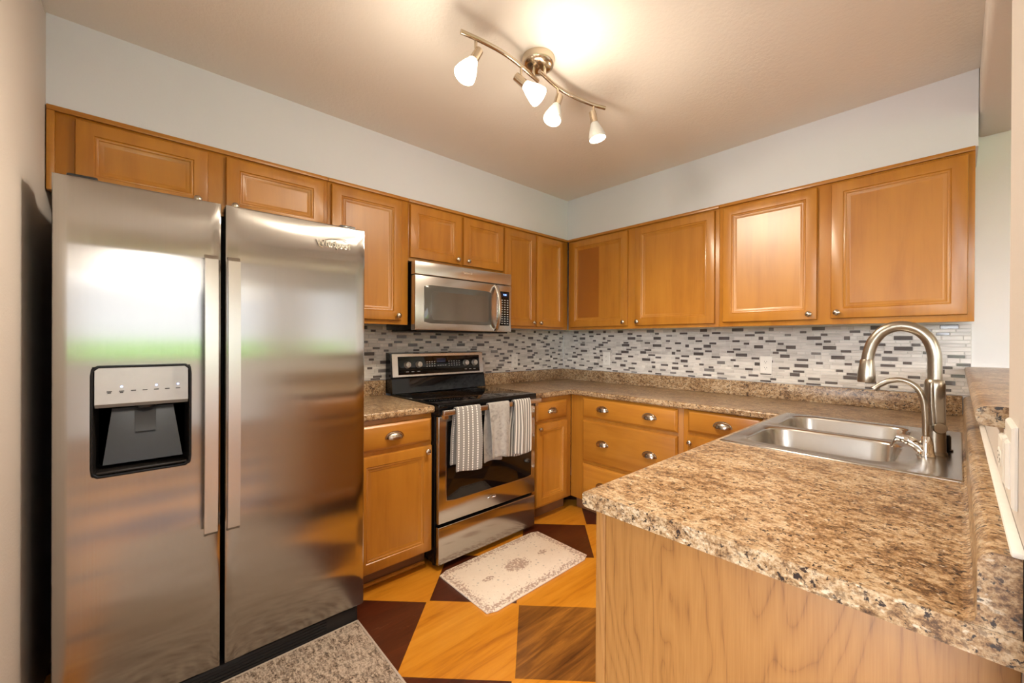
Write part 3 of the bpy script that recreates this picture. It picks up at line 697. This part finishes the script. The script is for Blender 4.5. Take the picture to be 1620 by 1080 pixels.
hd = MB(); hd.lathe((-1.150, -2.556, 1.008), (-1, -0.35, 0), [(0, 0.013), (0.006, 0.017), (0.014, 0.0175), (0.017, 0.015)], 20); hd.tube([(-1.158, -2.545, 1.015), (-1.160, -2.541, 1.08), (-1.160, -2.540, 1.150)], [0.0065, 0.0075, 0.006], 12)
obj('handle', hd, M['nickel'], t)
t = thing('filter_tap', 'small chrome tap with thin curved spout, in front of the tall faucet', 'tap', (-1.185, -2.530, ZS))
obj('base', MB().lathe((-1.185, -2.530, ZS), (0, 0, 1), [(0, 0.023), (0.005, 0.023), (0.009, 0.021), (0.016, 0.019), (0.040, 0.0175), (0.055, 0.013), (0.062, 0.010)], 24), M['chrome'], t)
obj('spout', MB().tube(smooth_path([(-1.185, -2.530, 0.975), (-1.185, -2.528, 1.05), (-1.185, -2.522, 1.105), (-1.185, -2.503, 1.140), (-1.185, -2.473, 1.155), (-1.185, -2.443, 1.150), (-1.185, -2.420, 1.135), (-1.185, -2.405, 1.120)], 6), [0.0085]*36 + [0.008]*5 + [0.0095, 0.0095], 14), M['nickel'], t)
lv = MB(); lv.tube(smooth_path([(-1.185, -2.528, 0.935), (-1.19, -2.505, 0.955), (-1.19, -2.482, 0.966), (-1.19, -2.470, 0.968)], 5), [0.017]*4 + [0.015]*6 + [0.0125]*6, 16); lv.tube([(-1.19, -2.474, 0.968), (-1.19, -2.462, 0.970)], 0.011, 16); lv.tube([(-1.19, -2.464, 0.968), (-1.19, -2.449, 0.935)], [0.006, 0.0045], 10)
obj('lever', lv, M['chrome'], t)
tag(obj('air_gap', MB().lathe((-1.045, -2.563, ZS), (0, 0, 1), [(0, 0.026), (0.004, 0.026), (0.006, 0.021), (0.045, 0.021), (0.052, 0.018), (0.054, 0.008)], 22), M['black'], None, (-1.045, -2.563, ZS)), 'small black cap on the sink deck behind the tall faucet', 'cap')

# ------------------------------------------------------------------ fridge
def make_fridge():
    X0, X1, XS0, XS1 = -3.212, -2.263, -2.7975, -2.7865; YF, YD = -0.766, -0.672; ZB_, ZT_ = 0.075, 1.777
    t = thing('fridge', 'stainless side-by-side fridge with ice and water dispenser', 'fridge', ((X0+X1)/2, -0.40, 0))
    obj('cabinet', MB().box(X0+0.012, X1-0.010, -0.66, -0.035, 0.012, 1.758, 0.004), M['black'], t)
    for s, (a0, a1) in enumerate(((X0, XS0), (XS1, X1))):
        hole = (-3.127, -2.887, 0.842, 1.189) if s == 0 else None
        def bow(x):
            u_ = (x-a0)/(a1-a0)*2-1
            return -0.0008*(1-u_*u_)
        e = 0.008
        xs = [a0+e, a1-e] + [a0 + (a1-a0)*k/12 for k in range(1, 12)]
        zs = [ZB_+e, ZT_-e] + [ZB_ + (ZT_-ZB_)*k/8 for k in range(1, 8)]
        if hole: xs = [x for x in xs if min(abs(x-hole[0]), abs(x-hole[1])) > 0.012] + [hole[0], hole[1]]; zs = [z for z in zs if min(abs(z-hole[2]), abs(z-hole[3])) > 0.012] + [hole[2], hole[3]]
        xs = sorted(xs); zs = sorted(zs); bm = bmesh.new()
        G = [[bm.verts.new((x, YF + bow(x), z)) for z in zs] for x in xs]
        for i in range(len(xs)-1):
            for j in range(len(zs)-1):
                mx, mz = (xs[i]+xs[i+1])/2, (zs[j]+zs[j+1])/2
                if hole and hole[0] < mx < hole[1] and hole[2] < mz < hole[3]: continue
                bm.faces.new((G[i][j], G[i+1][j], G[i+1][j+1], G[i][j+1]))
        nx, nz = len(xs)-1, len(zs)-1
        ringi = [(i, 0) for i in range(nx)] + [(nx, j) for j in range(nz)] + [(i, nz) for i in range(nx, 0, -1)] + [(0, j) for j in range(nz, 0, -1)]
        prev = [G[i][j] for i, j in ringi]; cx, cz = (a0+a1)/2, (ZB_+ZT_)/2
        for off, dy in ((e*0.7, e*0.3), (e, e), (e, YD-YF-0.004)):
            cur = []
            for i, j in ringi:
                x = xs[i] + (off if i == nx else -off if i == 0 else 0); z = zs[j] + (off if j == nz else -off if j == 0 else 0)
                cur.append(bm.verts.new((x, YF + dy, z)))
            for k in range(len(cur)): bm.faces.new((prev[k], prev[(k+1) % len(cur)], cur[(k+1) % len(cur)], cur[k]))
            prev = cur
        bm.faces.new(prev); bmesh.ops.recalc_face_normals(bm, faces=bm.faces[:])
        mb = MB(); mb._merge(bm)
        # a door part whose own origin is its centre, so the brushing runs level across it
        d = obj('door', mb, M['steel'], t, angle=40)
        hx = (-2.832 if s == 0 else -2.766); h = MB()
        hp = [(0.585, -0.805), (0.60, -0.822), (0.75, -0.831), (1.08, -0.834), (1.41, -0.831), (1.56, -0.822), (1.575, -0.805)]
        w = 0.0185
        h.loops([[(hx-w, y-0.007, z), (hx+w, y-0.007, z), (hx+w+0.001, y+0.008, z), (hx-w-0.001, y+0.008, z)] for z, y in hp])
        for z in (0.605, 1.553): h.box(hx-0.013, hx+0.013, -0.815, -0.765, z-0.02, z+0.02, 0.003)
        obj('handle', h, M['steelh'], d)
        if s == 0:
            hx0, hx1, hz0, hz1 = hole; yf = YF - 0.0065
            bz = MB()   # dark rounded frame round the opening
            ang = [2*math.pi*k/80 for k in range(80)]; c = ((hx0+hx1)/2, (hz0+hz1)/2); hw, hh = (hx1-hx0)/2, (hz1-hz0)/2
            def rl(i, y, r): return [(q[0], y, q[1]) for q in (rr_point(c[0], c[1], hw-i, hh-i, r, a) for a in ang)]
            bz.loops([rl(-0.004, yf+0.003, 0.020), rl(-0.004, yf-0.003, 0.020), rl(0.000, yf-0.004, 0.018), rl(0.003, yf-0.003, 0.016), rl(0.003, yf+0.005, 0.016)], False, False)
            obj('dispenser_frame', bz, M['black'], d)
            cv = MB(); ch = hh - 0.003; y1 = -0.676
            cv.loops([rl(0.003, yf+0.004, 0.016), rl(0.006, -0.70, 0.016), rl(0.010, y1, 0.016)], False, True)
            obj('dispenser_well', cv, M['cavity'], d)
            cp = MB(); cp.prism([(hx0+0.006, yf+0.002, hz1-0.006), (hx0+0.006, yf-0.001, 1.185), (hx0+0.006, yf-0.004, 1.070), (hx0+0.006, yf+0.012, 1.058), (hx0+0.006, -0.705, 1.066), (hx0+0.006, -0.705, hz1-0.006)], (hx1-hx0-0.012, 0, 0))
            p = obj('control_panel', cp, M['silver'], t)
            for k in range(7):
                x = -3.088 + k*0.028; ic = MB(); ic.box(x-0.006, x+0.006, yf-0.0045, yf-0.0025, 1.1085, 1.1115)
                if k < 2: ic.box(x-0.004, x+0.004, yf-0.0045, yf-0.0025, 1.104, 1.1075)
                obj('icon', ic, M['printdark'], p)
                if k in (1, 4, 6): obj('indicator_light', MB().lathe((x, yf-0.0022, 1.124), (0, -1, 0), [(0, 0.0028), (0.0015, 0.0028)], 12), M['led'], p)
            bp = MB(); bp.loops([[(-3.085, -0.683, 1.045), (-2.929, -0.683, 1.045), (-2.905, -0.722, 0.868), (-3.105, -0.722, 0.868)], [(-3.085, -0.689, 1.045), (-2.929, -0.689, 1.045), (-2.905, -0.730, 0.868), (-3.105, -0.730, 0.868)]])
            obj('splash_plate', bp, M['darkgrey'], d)
            pd = MB(); pd.loops([[(-3.030, -0.700, 1.052), (-2.975, -0.700, 1.052), (-2.975, -0.708, 1.052), (-3.030, -0.708, 1.052)], [(-3.028, -0.728, 0.968), (-2.977, -0.728, 0.968), (-2.977, -0.737, 0.968), (-3.028, -0.737, 0.968)]])
            pd.lathe((-3.003, -0.725, 1.062), (0, 0, -1), [(0, 0.03), (0.014, 0.026), (0.02, 0.018)], 18)
            obj('paddle', pd, M['darkgrey'], d)
            obj('drip_tray', MB().box(hx0+0.008, hx1-0.008, -0.768, -0.69, hz0+0.005, hz0+0.014, 0.003), M['cavity'], d)
        else:
            lg = MB(); text_mesh(lg, 'Whirlpool', 0.034, (-2.402, YF-0.0058, 1.690), (1, 0, 0), (0, 0, 1), 0.003, weight=0.0006)
            ring = [(-2.402 + 0.062*math.cos(R(a)), YF-0.0055, 1.694 + 0.022*math.sin(R(a)) + 0.010*math.cos(R(a))) for a in range(20, 236, 12)]
            lg.tube(ring, 0.0012, 6)
            obj('badge', lg, M['chrome'], d)
    k = MB(); k.box(X0+0.02, X1-0.026, -0.757, -0.664, 0.004, 0.070, 0.004)
    for i in range(4): k.box(X0+0.10, X1-0.16, -0.7605, -0.757, 0.014+i*0.013, 0.020+i*0.013)
    obj('kick_grille', k, M['blackmatte'], t)
    for x in (X0+0.06, X1-0.06): obj('hinge_cover', MB().box(x-0.035, x+0.035, -0.72, -0.60, 1.7785, 1.797, 0.006), M['darkgrey'], t)
make_fridge()

# ------------------------------------------------------------------ range
def make_range():
    X0, X1 = -1.8125, -1.0495
    t = thing('range', 'black and stainless freestanding electric range', 'stove', ((X0+X1)/2, -0.33, 0))
    bd = MB(); bd.box(X0, X1, -0.630, -0.012, 0.03, 0.900, 0.002)
    for x in (X0+0.04, X1-0.04):
        for y in (-0.58, -0.06): bd.lathe((x, y, 0.0005), (0, 0, 1), [(0, 0.02), (0.031, 0.016)], 12)
    obj('body', bd, M['black'], t)
    ct = MB(); ct.box(X0-0.001, X1+0.001, -0.672, -0.080, 0.862, 0.9255, 0.006, 3)
    c = obj('cooktop', ct, M['blackgloss'], t)
    for x, y, r in ((-1.62, -0.50, 0.105), (-1.24, -0.50, 0.085), (-1.62, -0.23, 0.075), (-1.24, -0.23, 0.095)):
        b = MB(); b.lathe((x, y, 0.9258), (0, 0, 1), [(0, r-0.0015), (0.0003, r-0.0015), (0.0003, r+0.0015), (0, r+0.0015)], 40, False, False); b.lathe((x, y, 0.9258), (0, 0, 1), [(0, r*0.6-0.001), (0.0003, r*0.6-0.001), (0.0003, r*0.6+0.001), (0, r*0.6+0.001)], 40, False, False)
        obj('burner_ring', b, M['darkgrey'], c)
    # backguard
    bg = MB(); bg.prism([(X0-0.001, -0.012, 0.9265), (X0-0.001, -0.112, 0.9265), (X0-0.001, -0.098, 1.022), (X0-0.001, -0.088, 1.030), (X0-0.001, -0.070, 1.188), (X0-0.001, -0.012, 1.195)], (X1-X0+0.002, 0, 0))
    obj('backguard', bg, M['blackgloss'], t)
    def fy(z): return -0.0885 + (z-1.030)*(0.018/0.158)
    def slab(x0, x1, z0, z1, dep, lift, bev=0.0):
        m_ = MB(); i = 0.003
        m_.loops([[(x0, fy(z0)-lift, z0), (x1, fy(z0)-lift, z0), (x1, fy(z1)-lift, z1), (x0, fy(z1)-lift, z1)], [(x0, fy(z0)-lift-dep*0.6, z0), (x1, fy(z0)-lift-dep*0.6, z0), (x1, fy(z1)-lift-dep*0.6, z1), (x0, fy(z1)-lift-dep*0.6, z1)], [(x0+i, fy(z0)-lift-dep, z0+i), (x1-i, fy(z0)-lift-dep, z0+i), (x1-i, fy(z1)-lift-dep, z1-i), (x0+i, fy(z1)-lift-dep, z1-i)]])
        return m_
    obj('fascia', slab(X0+0.004, X1-0.004, 1.031, 1.189, 0.010, 0.0), M['steelh'], t)
    cp = obj('control_panel', slab(-1.765, -1.092, 1.046, 1.168, 0.002, 0.0101), M['blackgloss'], t)
    L0 = 0.0123
    for x in (-1.700, -1.615, -1.222, -1.142):
        z = 1.112; k = MB(); k.lathe((x, fy(z)-L0, z), (0, -1, 0.114), [(0, 0.0235), (0.004, 0.0235), (0.006, 0.021), (0.020, 0.0195), (0.024, 0.017)], 28)
        k.box(x-0.003, x+0.003, fy(z)-L0-0.027, fy(z)-L0-0.02, z-0.016, z+0.016, 0.001)
        obj('knob', k, M['knobface'], cp)
    marks = [(-1.553+i*0.020, -1.543+i*0.020, z-0.003, z+0.003) for i in range(4) for z in (1.128, 1.114, 1.098)]
    marks += [(-1.372+i*0.022, -1.362+i*0.022, z-0.0025, z+0.0025) for i in range(5) for z in (1.128, 1.112, 1.098)]
    marks += [(x, x+0.013, 1.098, 1.103) for x in (-1.465, -1.445, -1.425, -1.405)]
    marks += [(x-0.010, x+0.010, 1.064, 1.067) for x in (-1.70, -1.66, -1.615, -1.222, -1.182, -1.142)]
    for x0, x1, z0, z1 in marks:
        zm = (z0+z1)/2; obj('key_mark', MB().box(x0, x1, fy(zm)-L0-0.0004, fy(zm)-L0, z0, z1), M['print'], cp)
    obj('clock_window', slab(-1.470, -1.395, 1.122, 1.152, 0.0006, L0), M['display'], cp)
    # oven door with a dark window
    dm = MB(); dm.box(X0+0.004, X1-0.004, -0.664, -0.634, 0.258, 0.856, 0.005, 3)
    d = obj('oven_door', dm, M['steel'], t)
    ang = [2*math.pi*k/64 for k in range(64)]
    def rl(i, y, r): return [(q[0], y, q[1]) for q in (rr_point(-1.4235, 0.603, 0.335-i, 0.229-i, r, a) for a in ang)]
    obj('door_window', MB().loops([rl(0, -0.6635, 0.018), rl(0, -0.6655, 0.018), rl(0.003, -0.667, 0.017)]), M['blackgloss'], d)
    em = MB(); em.loops([rl(-0.004, -0.6640, 0.02), rl(-0.003, -0.6660, 0.02), rl(0.001, -0.6660, 0.018), rl(0.001, -0.6640, 0.018)], False, False)
    obj('window_trim', em, M['steelh'], d)
    h = MB(); h.box(X0+0.002, X1-0.002, -0.722, -0.704, 0.868, 0.898, 0.004, 3)
    for x in (X0+0.03, X1-0.03): h.box(x-0.014, x+0.014, -0.705, -0.655, 0.845, 0.880, 0.003)
    obj('handle', h, M['steelh'], d)
    bdg = MB(); text_mesh(bdg, 'Whirlpool', 0.016, (-1.43, -0.6645, 0.318), (1, 0, 0), (0, 0, 1), 0.002)
    bdg.tube([(-1.43 + 0.028*math.cos(R(a)), -0.6648, 0.320 + 0.011*math.sin(R(a)) + 0.004*math.cos(R(a))) for a in range(20, 236, 16)], 0.0008, 6)
    obj('badge', bdg, M['chrome'], d)
    obj('storage_drawer', MB().box(X0+0.004, X1-0.004, -0.664, -0.634, 0.030, 0.240, 0.005, 3), M['steel'], t)
make_range()

# ------------------------------------------------------------------ microwave
def make_microwave():
    X0, X1, Z0, Z1 = -1.8135, -1.0405, 1.340, 1.757
    t = thing('microwave', 'stainless over-the-range microwave hung under the short cabinet', 'microwave', ((X0+X1)/2, -0.2, Z0))
    b = MB(); b.box(X0+0.004, X1-0.004, -0.350, -0.008, Z0+0.004, Z1, 0.003); b.box(X0+0.02, X1-0.02, -0.385, -0.05, Z0-0.010, Z0+0.004, 0.003)
    obj('body', b, M['black'], t)
    v = MB(); v.box(X0, X1, -0.402, -0.351, 1.677, Z1, 0.004, 3)
    vt = obj('vent_panel', v, M['steelh'], t)
    bd = MB(); text_mesh(bd, 'Whirlpool', 0.021, (-1.435, -0.4027, 1.722), (1, 0, 0), (0, 0, 1), 0.002)
    bd.tube([(-1.435 + 0.037*math.cos(R(a)), -0.4028, 1.724 + 0.014*math.sin(R(a)) + 0.005*math.cos(R(a))) for a in range(20, 236, 16)], 0.0008, 6)
    for i in range(3): bd.box(-1.452+i*0.013, -1.444+i*0.013, -0.4032, -0.4018, 1.697, 1.6995)
    obj('badge', bd, M['chrome'], vt)
    d = obj('door', MB().box(X0, -1.178, -0.404, -0.351, Z0, 1.673, 0.005, 3), M['steelh'], t)
    ang = [2*math.pi*k/64 for k in range(64)]
    def rl(cx, cz, hw, hh, i, y, r): return [(q[0], y, q[1]) for q in (rr_point(cx, cz, hw-i, hh-i, r, a) for a in ang)]
    w = MB(); w.loops([rl(-1.4905, 1.500, 0.2625, 0.117, 0, -0.4035, 0.014), rl(-1.4905, 1.500, 0.2625, 0.117, 0, -0.4055, 0.014), rl(-1.4905, 1.500, 0.2625, 0.117, 0.002, -0.4065, 0.013)])
    o = obj('door_window', w, M['mwglass'], d)
    w2 = MB(); w2.loops([rl(-1.478, 1.492, 0.225, 0.088, 0, -0.4063, 0.006), rl(-1.478, 1.492, 0.225, 0.088, 0, -0.4070, 0.006)])
    obj('window_screen', w2, M['mwglass'], d)
    hp = smooth_path([(-1.190, -0.402, 1.665), (-1.190, -0.424, 1.645), (-1.190, -0.445, 1.58), (-1.190, -0.452, 1.508), (-1.190, -0.445, 1.436), (-1.190, -0.424, 1.372), (-1.190, -0.402, 1.350)], 6)
    h = MB(); lp = []
    for i, p in enumerate(hp):
        q = (hp[min(i+1, len(hp)-1)] - hp[max(i-1, 0)]).normalized(); n = Vector((q.y*0, -q.z, q.y)).normalized()
        if n.y > 0: n = -n
        W_ = 0.014; D_ = 0.006
        lp.append([p + Vector((-W_, 0, 0)) - n*D_, p + Vector((W_, 0, 0)) - n*D_, p + Vector((W_, 0, 0)) + n*D_*0.4, p + Vector((W_*0.5, 0, 0)) + n*D_, p + Vector((-W_*0.5, 0, 0)) + n*D_, p + Vector((-W_, 0, 0)) + n*D_*0.4])
    h.loops(lp); obj('handle', h, M['steelh'], d)
    c = obj('control_column', MB().box(-1.175, X1, -0.402, -0.351, Z0, 1.673, 0.004, 3), M['steelh'], t)
    k = obj('keypad', MB().box(-1.147, -1.062, -0.4045, -0.4015, 1.385, 1.628, 0.001), M['blackgloss'], t)
    obj('clock_window', MB().box(-1.130, -1.079, -0.4053, -0.4046, 1.590, 1.617), M['display'], k)
    tx = MB(); text_mesh(tx, '9:30', 0.017, (-1.1045, -0.4058, 1.6035), (1, 0, 0), (0, 0, 1), 0.0006); obj('digits', tx, M['digit'], k)
    for i in range(3):
        for j in range(11): obj('key_mark', MB().box(-1.137+i*0.026, -1.124+i*0.026, -0.4052, -0.4046, 1.398+j*0.0165, 1.4035+j*0.0165), M['print'], k)
make_microwave()

# ------------------------------------------------------------------ towels over the oven handle
def towel(label, mat, x0, x1, zf, zb, shift, wav, seed, flare=0.0):
    rnd = random.Random(seed); mb = MB(); bm = bmesh.new(); uvl = bm.loops.layers.uv.new('UVMap')
    yh, zt = -0.713, 0.8995; hd = 0.0128
    path = [(yh - hd - 0.003, zf, 0)] ; nz = 14
    prof = [(yh - hd - 0.004, zf + (zt-0.004-zf)*k/nz) for k in range(nz)]
    prof += [(yh - hd*math.cos(R(a)), zt + 0.0075*math.sin(R(a))) for a in (0, 30, 60, 90, 120, 150)]
    prof += [(yh + hd - 0.002 + 0.001*k/nz, zt - 0.004 - (zt-0.004-zb)*k/nz) for k in range(1, nz+1)]
    nxn = 18; ph = rnd.random()*6; grid = []
    tot = len(prof)
    for i, (y, z) in enumerate(prof):
        row = []; front = i < nz; back = i >= nz+6
        dn = max(0.0, (zt - z)/(zt - zf)) if front else (max(0.0, (zt - z)/(zt - zb)) if back else 0.0)
        for k in range(nxn+1):
            u = k/nxn
            x = x0 + (x1-x0)*u + (shift*min(1, dn*1.5 + 0.25) if back else 0.0) + flare*dn*(u-0.5) * (1 if front else 0.6) + 0.004*math.sin(dn*3+ph)*dn
            dy = (0.006*math.sin(u*wav + ph) + 0.003*math.sin(u*wav*2.3 + ph*2))*min(1, dn*2)
            yy = y + (dy - 0.007*min(1, dn*2) if front else (0.4*dy + 0.010*min(1, dn*2)) if back else 0)
            zz = z + (0.006*math.sin(u*5+ph)*dn if (front or back) else 0)
            row.append(bm.verts.new((x, yy, zz)))
        grid.append(row)
    for i in range(tot-1):
        for k in range(nxn):
            f = bm.faces.new((grid[i][k], grid[i][k+1], grid[i+1][k+1], grid[i+1][k]))
            for lpn, (uu, vv_) in zip(f.loops, ((k, i), (k+1, i), (k+1, i+1), (k, i+1))): lpn[uvl].uv = (uu/nxn, vv_/(tot-1))
    bmesh.ops.recalc_face_normals(bm, faces=bm.faces[:])
    mb._merge(bm)
    o = obj('dish_towel', mb, M[mat], None, ((x0+x1)/2, yh, zt), 60)
    sm = o.modifiers.new('thickness', 'SOLIDIFY'); sm.thickness = 0.0035; sm.offset = 0
    ss = o.modifiers.new('soft', 'SUBSURF'); ss.levels = 1; ss.render_levels = 1
    return tag(o, label, 'towel', 'dish towels on the oven handle')
towel('grey dish towel with white dotted stripes on the oven handle', 'towel_dots', -1.737, -1.566, 0.545, 0.575, -0.012, 4.0, 1)
towel('plain grey crumpled dish towel, in the middle of the oven handle', 'towel_plain', -1.506, -1.342, 0.575, 0.548, -0.020, 7.0, 2, -0.03)
towel('black and white striped dish towel on the oven handle', 'towel_stripes', -1.306, -1.160, 0.566, 0.545, -0.018, 8.0, 4, 0.012)

# ------------------------------------------------------------------ mats on the floor
def rrect(cx, cy, hw, hh, r, z, n=64): return [rr_point(cx, cy, hw, hh, r, 2*math.pi*k/n) + (z,) for k in range(n)]
mm = MB(); mm.loops([rrect(0, 0, 0.379, 0.2205, 0.025, 0.0005), rrect(0, 0, 0.381, 0.2225, 0.026, 0.005), rrect(0, 0, 0.3795, 0.221, 0.025, 0.009), rrect(0, 0, 0.376, 0.2175, 0.023, 0.0105)])
bmesh.ops.transform(mm.bm, matrix=Matrix.Translation((-1.446, -0.911, 0)) @ Matrix.Rotation(R(0.3), 4, 'Z'), verts=mm.bm.verts[:])
tag(obj('kitchen_mat', mm, M['mat'], None, (-1.446, -0.911, 0)), 'cream kitchen mat printed with a medallion, in front of the range', 'mat')
rg = thing('area_rug', 'grey distressed area rug on the floor in front of the fridge', 'rug', (-2.72, -1.62, 0))
obj('pile', MB().box(-3.15, -2.296, -2.45, -0.766, 0.0005, 0.009, 0.003), M['rug'], rg)
bd = MB()
for a, b in (((-3.15, -0.764), (-2.292, -0.764)), ((-2.292, -0.764), (-2.292, -2.45)), ((-3.152, -0.764), (-3.152, -2.45)), ((-3.15, -2.452), (-2.292, -2.452))): bd.tube([a + (0.006,), b + (0.006,)], 0.0052, 8)
obj('binding', bd, M['rugedge'], rg)

# ------------------------------------------------------------------ outlets and plates
def outlet(F, a, b, c, label, level=False, blank=False, w=0.070, h=0.115):
    if level: w, h = h, w
    base = F.p(a, b, c); t = thing('wall_outlet' if not blank else 'switch_plate', label, 'outlet' if not blank else 'switch', base, 'wall plates' if blank else 'power outlets')
    obj('plate', panel(MB(), F, a-w/2, a+w/2, b-h/2, b+h/2, c, [(0, 0), (0, 0.003), (0.003, 0.006)]), M['white'], t)
    for s in (-1, 1):
        da, db = (s*0.020, 0) if level else (0, s*0.020)
        if blank:
            da, db = s*0.024, 0
            m_ = MB(); panel(m_, F, a+da-0.0165, a+da+0.0165, b-0.033, b+0.033, c+0.006, [(0, 0), (0, 0.0015), (0.003, 0.0045)])
            obj('rocker', m_, M['white'], t); continue
        m_ = MB(); fc = [F.p(a+da+0.0165*math.cos(R(k)), b+db+0.0140*math.sin(R(k)), c+0.006) for k in range(0, 360, 15)]
        m_.prism(fc, F.n*0.0015); rc = obj('receptacle', m_, M['white'], t)
        sl = MB()
        for q in (-0.006, 0.006):
            if level: fbox(sl, F, a+da-0.001, a+da+0.006, b+db+q-0.001, b+db+q+0.001, c+0.0073, c+0.0078)
            else: fbox(sl, F, a+da+q-0.0012, a+da+q+0.0012, b+db-0.001, b+db+0.006, c+0.0073, c+0.0078)
        sl.lathe(F.p(a+da-(0.007 if level else 0), b+db-(0 if level else 0.007), c+0.0073), F.n, [(0, 0.0024), (0.0005, 0.0024)], 12)
        obj('slots', sl, M['slot'], rc)
outlet(FA, -0.645, 1.110, 0.0063, 'white outlet on the tiles right of the range')
outlet(FB, 0.505, 1.125, 0.0063, 'white outlet on the right-hand tiles nearest the corner')
outlet(FB, 1.747, 1.128, 0.0063, 'white outlet on the tiles left of the faucet')
FW = Face((0, YW, 0), (1, 0, 0), (0, 1, 0))
outlet(FW, -1.90, 1.078, 0.0003, 'white outlet lying level on the low wall under the end of the bar top', level=True)
outlet(FW, -2.065, 1.103, 0.0003, 'white double switch plate on the near wall at the right edge of the photo', blank=True, w=0.115, h=0.115)

# ------------------------------------------------------------------ ceiling light with four heads
def make_light():
    cx, cy = -1.775, -1.385
    t = thing('ceiling_light', 'brushed nickel wavy-bar ceiling light with four frosted spot heads', 'light', (cx, cy, ZC))
    obj('canopy', MB().lathe((cx, cy, ZC-0.0005), (0, 0, -1), [(0, 0.068), (0.024, 0.068), (0.034, 0.064), (0.042, 0.052), (0.046, 0.030), (0.047, 0.008)], 36), M['bronze'], t)
    zb = 2.395
    sc = MB()
    for dx, dy in ((-0.020, 0.006), (0.010, -0.028)): sc.tube([(cx+dx, cy+dy, ZC-0.043), (cx+dx, cy+dy, zb)], 0.007, 10)
    obj('bracket', sc, M['bronze'], t)
    def rod(pts): return obj('bar', MB().tube(smooth_path(pts, 8), 0.0085, 14), M['bronze'], t)
    rod([(-2.164, -1.375, zb), (-2.075, -1.390, zb), (-1.980, -1.397, zb), (-1.880, -1.389, zb), (-1.760, -1.369, zb)])
    rod([(-1.800, -1.418, zb), (-1.676, -1.399, zb), (-1.565, -1.401, zb), (-1.449, -1.422, zb), (-1.379, -1.446, zb)])
    heads = [(-2.101, -1.381, (-0.42, 0.05, -0.80), True, 4.6, 24), (-1.878, -1.390, (0.42, -0.50, -0.62), True, 4.6, 24),
             (-1.665, -1.399, (-0.36, -0.02, -0.90), False, 3.0, 24), (-1.440, -1.424, (0.10, -0.16, -0.95), False, 3.0, 24)]
    for x, y, ax, hot, en, es in heads:
        a = Vector(ax).normalized(); j = Vector((x, y, zb-0.062))
        s0 = j - a*0.030
        hd = obj('spot_head', MB().lathe(s0, a, [(0, 0.006), (0.001, 0.0165), (0.050, 0.0175), (0.055, 0.0185)], 22), M['bronze'], t)
        obj('stem', MB().tube([(x, y, zb), (x, y, zb-0.065)], 0.0058, 12), M['bronze'], hd)
        g0 = s0 + a*0.053
        g = MB(); g.lathe(g0, a, [(0.0, 0.017), (0.012, 0.021), (0.035, 0.030), (0.062, 0.038), (0.078, 0.0405), (0.080, 0.0385), (0.060, 0.0355), (0.034, 0.0275), (0.012, 0.0185), (0.002, 0.014)], 28, False, True)
        sh = obj('glass_shade', g, M['shade_hot' if hot else 'shade'], hd)
        obj('bulb', MB().lathe(g0 + a*0.010, a, [(0, 0.008), (0.012, 0.012), (0.030, 0.019), (0.046, 0.020), (0.056, 0.013), (0.060, 0.002)], 18), M['bulb'], hd)
        lt = lamp('bulb_spill', 'POINT', g0 + a*0.100, en, (1.0, 0.85, 0.66), shadow_soft_size=0.028)
        lt.parent = hd; lt.location = g0 + a*0.100 - ORG[hd.name]
        ls = lamp('bulb_beam', 'SPOT', (0, 0, 0), es, (1.0, 0.86, 0.68), shadow_soft_size=0.03, spot_size=R(150), spot_blend=1.0)
        ls.parent = hd; ls.location = g0 + a*0.085 - ORG[hd.name]; ls.rotation_euler = a.to_track_quat('-Z', 'Y').to_euler()
make_light()

def make_pendant():
    x, y, z = -1.75, -5.0, 1.80
    t = thing('pendant_light', 'warm drum pendant lamp hanging in the living room behind the camera', 'light', (x, y, z))
    obj('cord', MB().tube([(x, y, ZC-0.002), (x, y, z+0.20)], 0.004, 8), M['black'], t)
    obj('lamp_shade', MB().lathe((x, y, z), (0, 0, 1), [(0, 0.26), (0.20, 0.24), (0.20, 0.236), (0.004, 0.256), (0.0, 0.26)], 32, False, False), M['shade_drum'], t)
    b = obj('bulb', MB().lathe((x, y, z+0.06), (0, 0, 1), [(0, 0.005), (0.02, 0.03), (0.05, 0.035), (0.08, 0.02), (0.13, 0.015), (0.15, 0.015)], 16), M['bulb'], t)
    lt = lamp('lamp_glow', 'POINT', (0, 0, 0), 18.0, (1.0, 0.82, 0.58), shadow_soft_size=0.05); lt.parent = b; lt.location = (0, 0, 0.02)
make_pendant()
